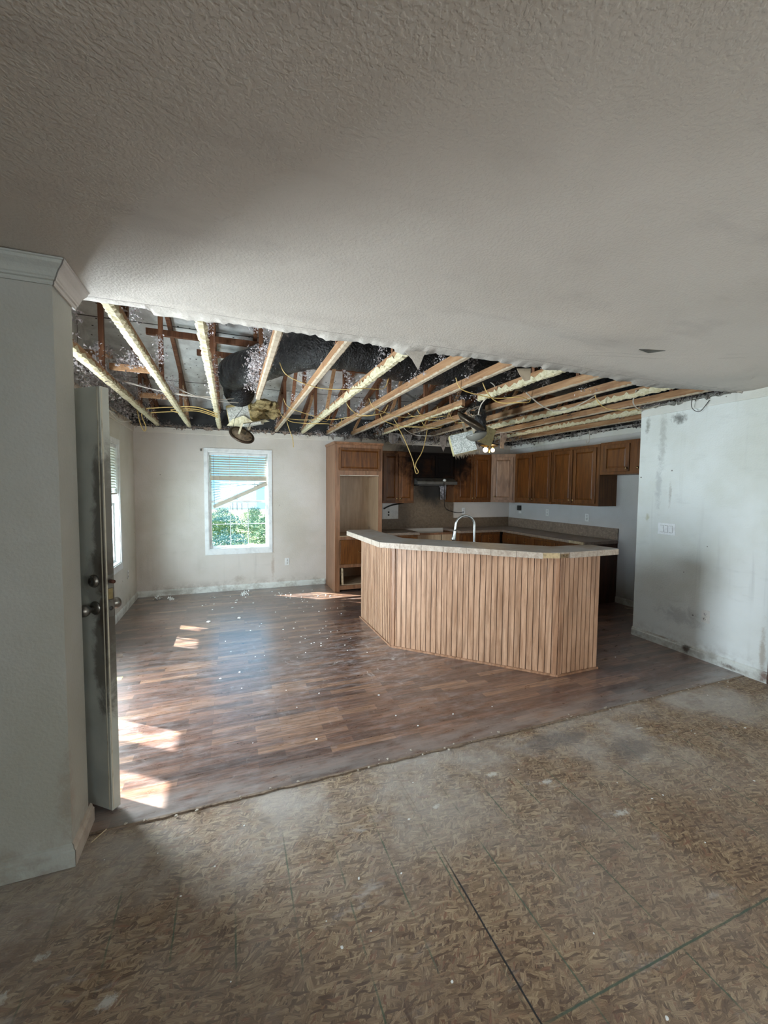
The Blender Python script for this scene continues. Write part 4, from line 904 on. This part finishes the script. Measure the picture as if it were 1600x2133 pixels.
for xx, e in ((-.045, 3.0), (.085, 1.5)):
    l = bpy.data.lights.new('bulb_light', 'POINT'); l.energy = e; l.color = (1, .72, .38); l.shadow_soft_size = .04; o = bpy.data.objects.new('bulb_light', l); COL.objects.link(o); o.location = (3.66+xx, 5.22, 2.14)

# ------------------------------------------------------------------ insulation fluff and torn edges (uncountable)
random.seed(5)
def fluff(mb, c, r, n, s=.014):
    c = Vector(c)
    for i in range(n):
        d = Vector((random.gauss(0, 1), random.gauss(0, 1), random.gauss(0, 1)*.8))*r*.5
        p = c+d; q = [Vector((random.uniform(-1, 1), random.uniform(-1, 1), random.uniform(-1, 1)))*s*random.uniform(.5, 1.6) for _ in range(4)]
        mb.add([p+v for v in q], [(0,1,2),(0,2,3),(0,3,1),(1,3,2)])
m = MB(); md = MB()
for k in range(15):
    X0 = -.955+.408*k
    for i in range(16 if k < 9 else 9):
        y = random.uniform(2.5, 6.6)
        if k == 3 and 4.3 < y < 6.0: continue
        tgt = m if (k < 7 or random.random() < .25) else md
        fluff(tgt, (X0+random.uniform(-.02, .02), y, 2.545+random.uniform(-.03, .02)), random.uniform(.03, .07), 26 if k < 9 else 14, .009)
    for yy in (3.02, 3.95, 4.78, 5.70):
        if random.random() < .6 and not (k == 3 and yy > 4.4):
            z = random.uniform(2.65, 2.85)
            for j in range(6): fluff(m if k < 7 else md, (X0+random.uniform(-.03, .03), yy+random.uniform(-.03, .03), z-j*.035), .045, 26, .009)
for i in range(42):  # heaps over the left gable and plate
    fluff(m if i % 6 else md, (-1.28+random.random()*.3, 3.4+random.random()*3.1, 2.48+random.random()*.38*(1 if i % 2 else .2)), .10, 70, .014)
for i in range(20): fluff(m, (-1.0+random.random()*.42, 4.0+random.uniform(-.03, .08), 2.60+random.random()*.12), .06, 40, .011)
for i in range(14): fluff(m, (-.95+random.random()*.5, 5.1+random.uniform(-.03, .06), 2.58+random.random()*.1), .05, 36, .010)
for i in range(26): fluff(m, (.22+random.uniform(-.04, .05), 3.3+random.random()*1.0, 2.53+random.random()*.12), .055, 40, .010)   # beside the broken truss
for i in range(16): fluff(m, (.10+random.uniform(-.1, .1), 5.05+random.uniform(-.1, .1), 2.86+random.random()*.1), .06, 36, .012)
for i in range(14): fluff(m, (random.uniform(.2, 1.1), 3.55+random.uniform(-.1, .1), 2.93), .05, 30, .012)
T(m.build('insulation_fluff', M_fluff, recalc=False), 'white blown insulation fluff clinging to the trusses', 'insulation', kind='stuff')
x = -1.2
while x < 5.0:
    dark = x > 1.8
    fluff(md if (dark and random.random() < .8) else md if random.random() < .2 else m if False else md, (x, 6.60+random.uniform(-.06, .03), 2.455+random.uniform(-.01, .03)), .05, 26, .011); x += .055
for i in range(150):  # sooty heap over the burnt side
    fluff(md, (random.uniform(2.0, 5.0), random.uniform(5.6, 6.6), 2.44+random.uniform(-.05, .12)), .07, 26, .013)
for i in range(60): fluff(md, (5.06+random.uniform(-.05, .02), random.uniform(3.0, 6.6), 2.47+random.uniform(-.03, .03)), .05, 34, .012)
for i in range(60): fluff(md, (4.14+random.uniform(-.03, .05), random.uniform(2.3, 3.2), 2.475+random.uniform(-.01, .03)), .035, 30, .010)
T(md.build('sooty_insulation', M_fluff_dirty, recalc=False), 'smoke-darkened insulation heaped along the wall tops', 'insulation', kind='stuff')
m2 = MB()
for i in range(34): fluff(m2, (random.uniform(.9, 5.0), random.uniform(6.3, 6.6), 2.45+random.uniform(-.06, .05)), .05, 34, .010)
for i in range(24): fluff(m2, (4.14, random.uniform(2.35, 3.2), 2.475), .03, 24, .008)
T(m2.build('insulation_fluff', M_fluff, recalc=False), 'pale insulation tufts over the back wall plate', 'insulation', kind='stuff')
def torn_edge(name, a, b, dn, amp, label, mat, step=.03, base_h=.02):
    a = Vector(a); b = Vector(b); L = (b-a).length; d = (b-a)/L; m = MB(); s = 0; vs = []; n = 0
    while s < L:
        drop = base_h+(random.random()**2.5)*amp; p = a+d*s; j = Vector(dn)*random.uniform(0, .03)
        vs += [p, p+j-Vector((0, 0, drop))]; n += 1; s += step*random.uniform(.4, 1.5)
    m.add(vs, [(2*i, 2*i+1, 2*i+3, 2*i+2) for i in range(n-1)]); o = m.build(name, mat, recalc=False); md_ = o.modifiers.new('s', 'SOLIDIFY'); md_.thickness = .006
    return T(o, label, 'torn drywall')
torn_edge('torn_drywall_edge', (-1.25, 6.63, 2.475), (1.45, 6.63, 2.475), (0,-1,0), .06, 'torn ceiling paper along the top of the back wall above the window', simple('brown_torn_paper', (.34, .26, .21), .9, 0, .25, 20), .035, .012)
torn_edge('torn_drywall_edge', (1.5, 6.60, 2.47), (2.9, 6.60, 2.47), (0,-1,0), .10, 'torn ceiling paper above the tall cabinet', simple('grey_torn_paper', (.28, .25, .23), .9, 0, .25, 20))
torn_edge('torn_drywall_edge', (2.3, 5.95, 2.45), (4.2, 5.95, 2.45), (0,-1,0), .16, 'sooty torn ceiling scraps hanging before the burnt cabinets', simple('sooty_torn_paper', (.17, .15, .14), .9, 0, .25, 20), .05)
torn_edge('torn_drywall_edge', (5.03, 6.5, 2.47), (5.03, 3.0, 2.47), (-1,0,0), .05, 'torn ceiling paper over the kitchen side wall', simple('pale_torn_paper_side', (.38, .36, .34), .9, 0, .25, 20))
torn_edge('torn_drywall_edge', (4.135, 2.32, 2.475), (4.135, 3.2, 2.475), (-1,0,0), .035, 'mouldy torn paper over the right near wall', simple('mouldy_paper', (.30, .30, .27), .9, 0, .3, 20), .03)
torn_edge('torn_drywall_edge', (-1.24, 3.3, 2.475), (-1.24, 6.5, 2.475), (1,0,0), .06, 'torn ceiling paper over the left wall', simple('tan_torn_paper', (.46, .38, .30), .9, 0, .25, 20), .05)
def scrap(name, c, pts, rot, label, mat):
    t = MB(); M_ = Euler(rot).to_matrix(); n = len(pts)
    t.add([Vector(c)+M_ @ Vector((x, dy_, z)) for dy_ in (0, .006) for x, z in pts], [tuple(range(n)), tuple(range(2*n-1, n-1, -1))]+[(i, (i+1) % n, n+(i+1) % n, n+i) for i in range(n)])
    return T(t.build(name, mat), label, 'drywall scrap')
M_scrap = simple('scrap_paper', (.44, .36, .31), .9, 0, .2, 20); M_scrap_d = simple('scrap_sooty', (.20, .17, .155), .9, 0, .2, 20)
scrap('drywall_scrap', (3.96, 5.35, 2.47), [(-.05, 0), (.08, .0), (.10, -.08), (.05, -.17), (.06, -.25), (-.02, -.24), (-.04, -.12)], (.1, 0, .2), 'brown torn drywall scrap hanging right of the lit bulbs', M_scrap)
scrap('drywall_scrap', (3.05, 5.6, 2.40), [(-.05, 0), (.05, .01), (.06, -.12), (.02, -.24), (0, -.20), (-.04, -.1)], (.1, 0, -.2), 'pointed grey drywall scrap hanging over the burnt cabinet', M_scrap_d)
scrap('drywall_scrap', (2.55, 5.9, 2.42), [(-.09, 0), (.12, .01), (.09, -.10), (.02, -.16), (-.04, -.10)], (.1, 0, -.1), 'brown torn drywall scrap over the two-door wall cabinet', M_scrap_d)
scrap('drywall_scrap', (1.08, 2.37, 2.44), [(-.09, .03), (.10, .03), (.06, -.03), (.03, -.11), (-.01, -.05)], (.2, 0, -.3), 'pale pointed drywall scrap hanging from the ceiling edge', M_ceil)
scrap('drywall_scrap', (2.02, 2.50, 2.45), [(-.05, .02), (.05, .02), (.05, -.06), (.01, -.07), (-.03, -.02)], (.1, 0, -.4), 'small speckled drywall scrap hanging from the ceiling edge', M_paper)
scrap('drywall_scrap', (-.15, 2.34, 2.47), [(-.08, .01), (.09, .01), (.06, -.03), (-.02, -.02)], (.6, 0, 0), 'cream drywall scrap at the top of the third truss', M_paper)

# ------------------------------------------------------------------ cables
random.seed(9)
def cable(pts, r, mat, label, n=10, name='electrical_cable'):
    return T(MB().tube(spline(pts, n), r, 6).build(name, mat), label, 'cable')
cable([(2.22, 5.45, 2.50), (2.36, 5.5, 2.32), (2.50, 5.5, 2.02), (2.55, 5.5, 1.84), (2.58, 5.5, 1.815), (2.595, 5.5, 1.85), (2.55, 5.5, 1.95), (2.66, 5.5, 2.15), (2.72, 5.5, 2.39), (2.74, 5.5, 2.53)], .0065, M_ywire, 'long yellow cable loop hanging in front of the two-door wall cabinet')
cable([(.74, 5.9, 2.55), (.78, 5.9, 2.42), (.83, 5.9, 2.28), (.84, 5.9, 2.16)], .006, M_ywire, 'yellow cable end hanging right of the back window top')
cable([(-1.02, 5.6, 2.50), (-.99, 5.6, 2.34), (-.95, 5.6, 2.25), (-.93, 5.6, 2.30), (-.97, 5.6, 2.42), (-.96, 5.6, 2.52)], .006, M_ywire, 'yellow cable loop hanging under the first truss near the left corner')
cable([(-1.22, 4.4, 2.56), (-1.16, 4.6, 2.46), (-1.14, 4.9, 2.36), (-1.12, 5.2, 2.30), (-1.05, 5.4, 2.33)], .006, M_wwire, 'pale cable trailing down the left wall top')
for i, (y0, dz, a_, b_) in enumerate(((4.50, .02, -1.0, -.15), (4.56, .03, -.94, -.10), (4.64, .05, -.55, .05), (4.70, .02, -.5, .1))):
    cable([(a_, y0, 2.56+dz), ((a_*2+b_)/3, y0+.03, 2.53), ((a_+2*b_)/3, y0+.04, 2.50), (b_, y0+.15, 2.50+dz)], .0045, M_wwire, 'white cable strung between the first and third trusses, %s of four' % ('nearest', 'second nearest', 'third nearest', 'farthest')[i])
for i, y0 in enumerate((5.15, 5.3, 5.42)):
    cable([(-.85+.3*(i == 1), y0, 2.44), (-.62, y0+.02, 2.475), (-.35, y0-.02, 2.49), (-.13, y0+.05, 2.44)], .006, M_ywire, 'yellow cable running to the duct box, %s of three' % ('nearest', 'middle', 'farthest')[i])
k_ = 0
for i in range(18):
    a_ = random.uniform(.35, 4.2); b_ = a_+random.uniform(.4, 1.1); yy = random.uniform(4.2, 6.2) if i % 3 else random.uniform(3.0, 4.4); s_ = random.uniform(.02, .09)
    zz = 2.455
    o = cable([(a_, yy, zz+.09), (a_+.06, yy, zz-.004), ((a_*.7+b_*.3), yy+.03, zz-s_*.8), ((a_+b_)/2, yy+random.uniform(-.1, .1), zz-s_), ((a_*.3+b_*.7), yy-.04, zz-s_*.7), (b_-.05, yy+.1, zz-.004), (b_, yy+.1, zz+.09)], random.choice((.0032, .0045)), random.choice((M_ywire, M_wwire, M_ywire)),
        'thin sheathed cable sagging below the exposed trusses', 6); yl = o.data.materials[0] == M_ywire; ka = max(0, min(14, round((a_+.955)/.408))); kb = max(0, min(14, round((b_+.955)/.408))); o['label'] = '%s cable sagging from the %s to the %s truss, %s' % ('yellow' if yl else 'white', ORD[ka], ORD[kb], 'near the ceiling edge' if yy < 4.0 else 'midway to the back wall' if yy < 5.2 else 'near the back wall'); o['group'] = ('yellow' if yl else 'white')+' cables sagging below the trusses'
cable([(2.28, 3.35, 2.62), (2.34, 3.3, 2.54), (2.30, 3.45, 2.42), (2.36, 3.6, 2.34)], .006, M_wwire, 'white cable curling above the tilted bowl light')
cable([(2.62, 3.2, 2.50), (2.82, 3.25, 2.42), (3.05, 3.3, 2.38), (3.25, 3.25, 2.42), (3.38, 3.1, 2.52)], .006, M_wwire, 'white cable swag right of the tilted bowl light')
cable([(3.48, 2.75, 2.50), (3.7, 2.95, 2.44), (3.95, 3.05, 2.41), (4.14, 3.0, 2.47)], .006, M_wwire, 'pale cable running to the corner of the right near wall')
cable([(4.05, 2.62, 2.50), (4.10, 2.66, 2.38), (4.12, 2.60, 2.33), (4.12, 2.52, 2.42)], .003, M_bwire, 'thin dark wire looped over the right near wall top')
cable([(3.4, 6.18, 1.70), (3.48, 6.3, 1.50), (3.60, 6.5, 1.28), (3.78, 6.63, 1.19), (3.95, 6.64, 1.155), (4.09, 6.655, 1.165)], .006, M_bwire, 'black cord drooping from the range hood to the outlet')
cable([(2.80, 6.5, 1.345), (2.62, 6.62, 1.30), (2.48, 6.63, 1.24)], .012, M_bwire, 'short thick black cord under the two-door wall cabinet')
cable([(4.75, 3.75, .012), (4.86, 3.6, .012), (5.0, 3.62, .012), (5.05, 3.8, .012), (4.95, 3.95, .012)], .005, M_wwire, 'pale wire coiled on the floor by the refrigerator space')
ad = thing('plug_adapter', (XK-.001, 6.33, 1.235), 'black plug adapter in the outlet at the kitchen corner', 'plug', rz=-PI/2)
pl = MB().box(-.036, .036, -.005, 0, -.09, .05).build('cover_plate', M_plate, ad); MB().box(-.035, .04, -.05, -.006, -.03, .06).build('adapter_body', M_slot, ad, .004)
hk = thing('ceiling_hook', (4.86, 4.55, 2.30), 'small white hook hanging above the side wall cabinets', 'hook'); MB().tube(spline([(0, 0, .15), (0, 0, .0), (.0, .02, -.03), (0, .045, -.02), (0, .05, .01)], 5), .006, 6).build('hook_wire', M_wwire, hk)
# pair of switches' small scars: metal hanger on ceiling
cz = H+sag(2.42, 1.81)
T(MB().add([(2.33, 1.832, cz-.001), (2.40, 1.815, cz-.002), (2.50, 1.79, cz-.001), (2.42, 1.835, cz-.010), (2.33, 1.836, cz-.004), (2.40, 1.82, cz-.005), (2.50, 1.794, cz-.003), (2.42, 1.84, cz-.013)], [(0,1,2,3), (7,6,5,4), (0,4,5,1), (1,5,6,2), (2,6,7,3), (3,7,4,0)]).build('ceiling_tear', M_chrome_d), 'small dark torn flap in the sagging ceiling on the right', 'ceiling tear')

# ------------------------------------------------------------------ debris on the floor
random.seed(31)
def crumb_mesh(r, seed):
    rr = random.Random(seed); import bmesh
    b = bmesh.new(); bmesh.ops.create_icosphere(b, subdivisions=2, radius=r)
    for v in b.verts: v.co *= rr.uniform(.6, 1.15); v.co.z = max(v.co.z*.6, -.35*r)+.35*r
    me_ = bpy.data.meshes.new('crumb'); b.to_mesh(me_); b.free(); return me_
cm = [crumb_mesh(1, s) for s in range(5)]
for me_ in cm: me_.materials.append(M_crumb)
cmt = [crumb_mesh(1, s+9) for s in range(4)]
for me_ in cmt: me_.materials.append(M_crumb_t)
def crumb(x, y, r, z=0, ms=cm, lab='small white plaster crumb on the laminate floor', grp='white plaster crumbs on the laminate', nm='plaster_crumb'):
    o = bpy.data.objects.new(nm, random.choice(ms)); COL.objects.link(o); o.location = (x, y, z); o.scale = (r*random.uniform(.8, 1.6), r*random.uniform(.8, 1.3), r*.8); o.rotation_euler = (0, 0, random.random()*6); T(o, lab, 'debris', grp)
for x, y, r in ((-.26, 5.17, .022), (.08, 5.2, .024)): crumb(x, y, r)
for i in range(70):
    x = random.gauss(1.0, .45); y = random.gauss(5.0, .75)
    if y > 6.6 or x > 1.42 or y < 2.5: continue
    crumb(x, y, random.uniform(.003, .009))
for i in range(34):
    crumb(random.uniform(-.4, 1.4), min(6.5, random.gauss(6.1, .22)), random.uniform(.004, .014))
for i in range(40):
    x = random.uniform(-.3, 3.6); y = random.uniform(2.35, 4.2)
    if x+y > 5.1 and x < 3.2: continue
    crumb(x, y, random.uniform(.003, .008))
for i in range(55):
    x = random.uniform(-.5, 4.0); crumb(x, 2.14+random.gauss(0, .02), random.uniform(.003, .009), 0.0012, cmt, 'tan crumb of torn underlay along the floor seam', 'tan crumbs along the floor seam', 'underlay_crumb')
for i in range(45):
    crumb(random.uniform(-.6, 4.0), random.uniform(.7, 2.1), random.uniform(.002, .005), -.006, cm, 'tiny pale chip on the bare board floor', 'pale chips on the bare board floor', 'plaster_chip')
for i, (x, y, s_) in enumerate(((-.98, 6.50, .06), (-.80, 6.38, .05), (.18, 6.31, .07))):
    m = MB(); fluff(m, (0, 0, .018), s_*.8, 60, .011); o = m.build('insulation_tuft', M_crumb, recalc=False); o.location = (x, y, 0); T(o, 'flat white insulation tuft on the floor by the back wall, %s' % ('nearest the left corner', 'between the other two', 'below the window')[i], 'debris', 'insulation tufts by the back wall')
T(MB().box(-.92, -.86, 3.83, 3.89, 0.0, .002).build('paper_scrap', simple('yellow_paper', (.62, .60, .25), .8)), 'small yellow paper scrap on the laminate by the door', 'paper')
m = MB(); m.add([(-.60, 2.08, .0), (-.57, 2.12, 0), (-.55, 2.125, .014), (-.58, 2.085, .014)], [(0,1,2,3)]); o = m.build('splinter', M_bare, recalc=False); o.modifiers.new('s', 'SOLIDIFY').thickness = .003; T(o, 'pale wood splinter lying at the foot of the near wall corner', 'debris')

# ------------------------------------------------------------------ outside
struct(MB().box(-60, 90, 6.9, 52, -1.3, -1.0).build('floor', M_ground))
struct(MB().box(-60, -1.6, -30, 6.9, -1.3, -1.0).build('floor', M_ground))
g = G('bay_water'); P = g.pos(); g.fin((.05, .12, .17), .6, None); struct(MB().box(-1500, 2500, 52.1, 3000, -3.2, -3.0).build('floor', g.m))
random.seed(77)
def bush_mesh(seed):
    r = random.Random(seed); m = MB()
    lobes = [(Vector((r.uniform(-.7, .7), r.uniform(-.5, .5), r.uniform(.3, .95))), r.uniform(.35, .6)) for _ in range(9)]
    for i in range(2600):
        c, rad = r.choice(lobes); d = Vector((r.gauss(0, 1), r.gauss(0, 1), r.gauss(0, 1))).normalized()*rad*r.uniform(.75, 1.05); p = c+d
        if p.z < .02: p.z = r.uniform(.02, .3)
        u = Vector((r.uniform(-1, 1), r.uniform(-1, 1), r.uniform(-1, 1))).normalized(); w = u.cross(Vector((r.random(), r.random(), r.random()))).normalized(); s_ = r.uniform(.03, .065)
        m.add([p-u*s_, p+w*s_*.45, p+u*s_, p-w*s_*.45], [(0,1,2,3)])
    return m
bm_ = []
for i in range(3):
    o = bush_mesh(i).build('bush', M_leaf[i], recalc=False); bm_.append(o)
first = [True]*3; nb2 = 0
for row, (yy, xs, sc) in enumerate(((11, 1.5, 1.0), (14, 1.6, 1.1), (17.5, 1.7, 1.2), (21, 1.9, 1.25), (25, 2.1, 1.3), (30, 2.3, 1.35), (36, 2.6, 1.35), (42, 3.0, 1.25))):
    c = yy*.02+.05; span = yy*.16+1.2; x = c-span
    while x < c+span:
        k = random.randrange(3)
        if first[k]: o = bm_[k]; first[k] = False
        else: o = bm_[k].copy(); COL.objects.link(o)
        o.location = (x+random.uniform(-.3, .3), yy+random.uniform(-1, 1), -1.0-.05); s_ = sc*random.uniform(.8, 1.1)*(.62 if row > 4 else .78); o.scale = (s_*1.2, s_, s_*.85); o.rotation_euler = (0, 0, random.random()*6)
        T(o, ['dense green', 'olive yellow', 'grey green'][k]+' scrub bush growing beyond the back window', 'bush', 'scrub bushes beyond the back window'); x += xs
for i in range(8):
    o = bm_[i % 3].copy(); COL.objects.link(o); o.location = (-6-(i % 4)*2.2, 7.5+i*1.6, -1.05); o.scale = (1.1, 1.1, .9); T(o, ['dense green', 'olive yellow', 'grey green'][i % 3]+' scrub bush growing outside the left wall', 'bush', 'scrub bushes outside the left wall')
for i, (x, y, h_) in enumerate(((.23, 49.4, 2.6), (.69, 49.3, 3.0), (1.2, 49.2, 2.2))):
    pt = thing('utility_pole', (x, y, -1.0), 'distant wooden pole on the sandy strip, %s of three' % ('leftmost', 'middle', 'rightmost')[i], 'pole', 'distant poles')
    MB().tube([(0, 0, 0), (0, 0, h_*.62)], .045, 8).build('pole', M_baffle, pt)
    if i == 0: MB().box(-.15, .15, -.05, .05, 1.0, 1.1).build('crossarm', M_baffle, pt)
bpy.context.view_layer.update()
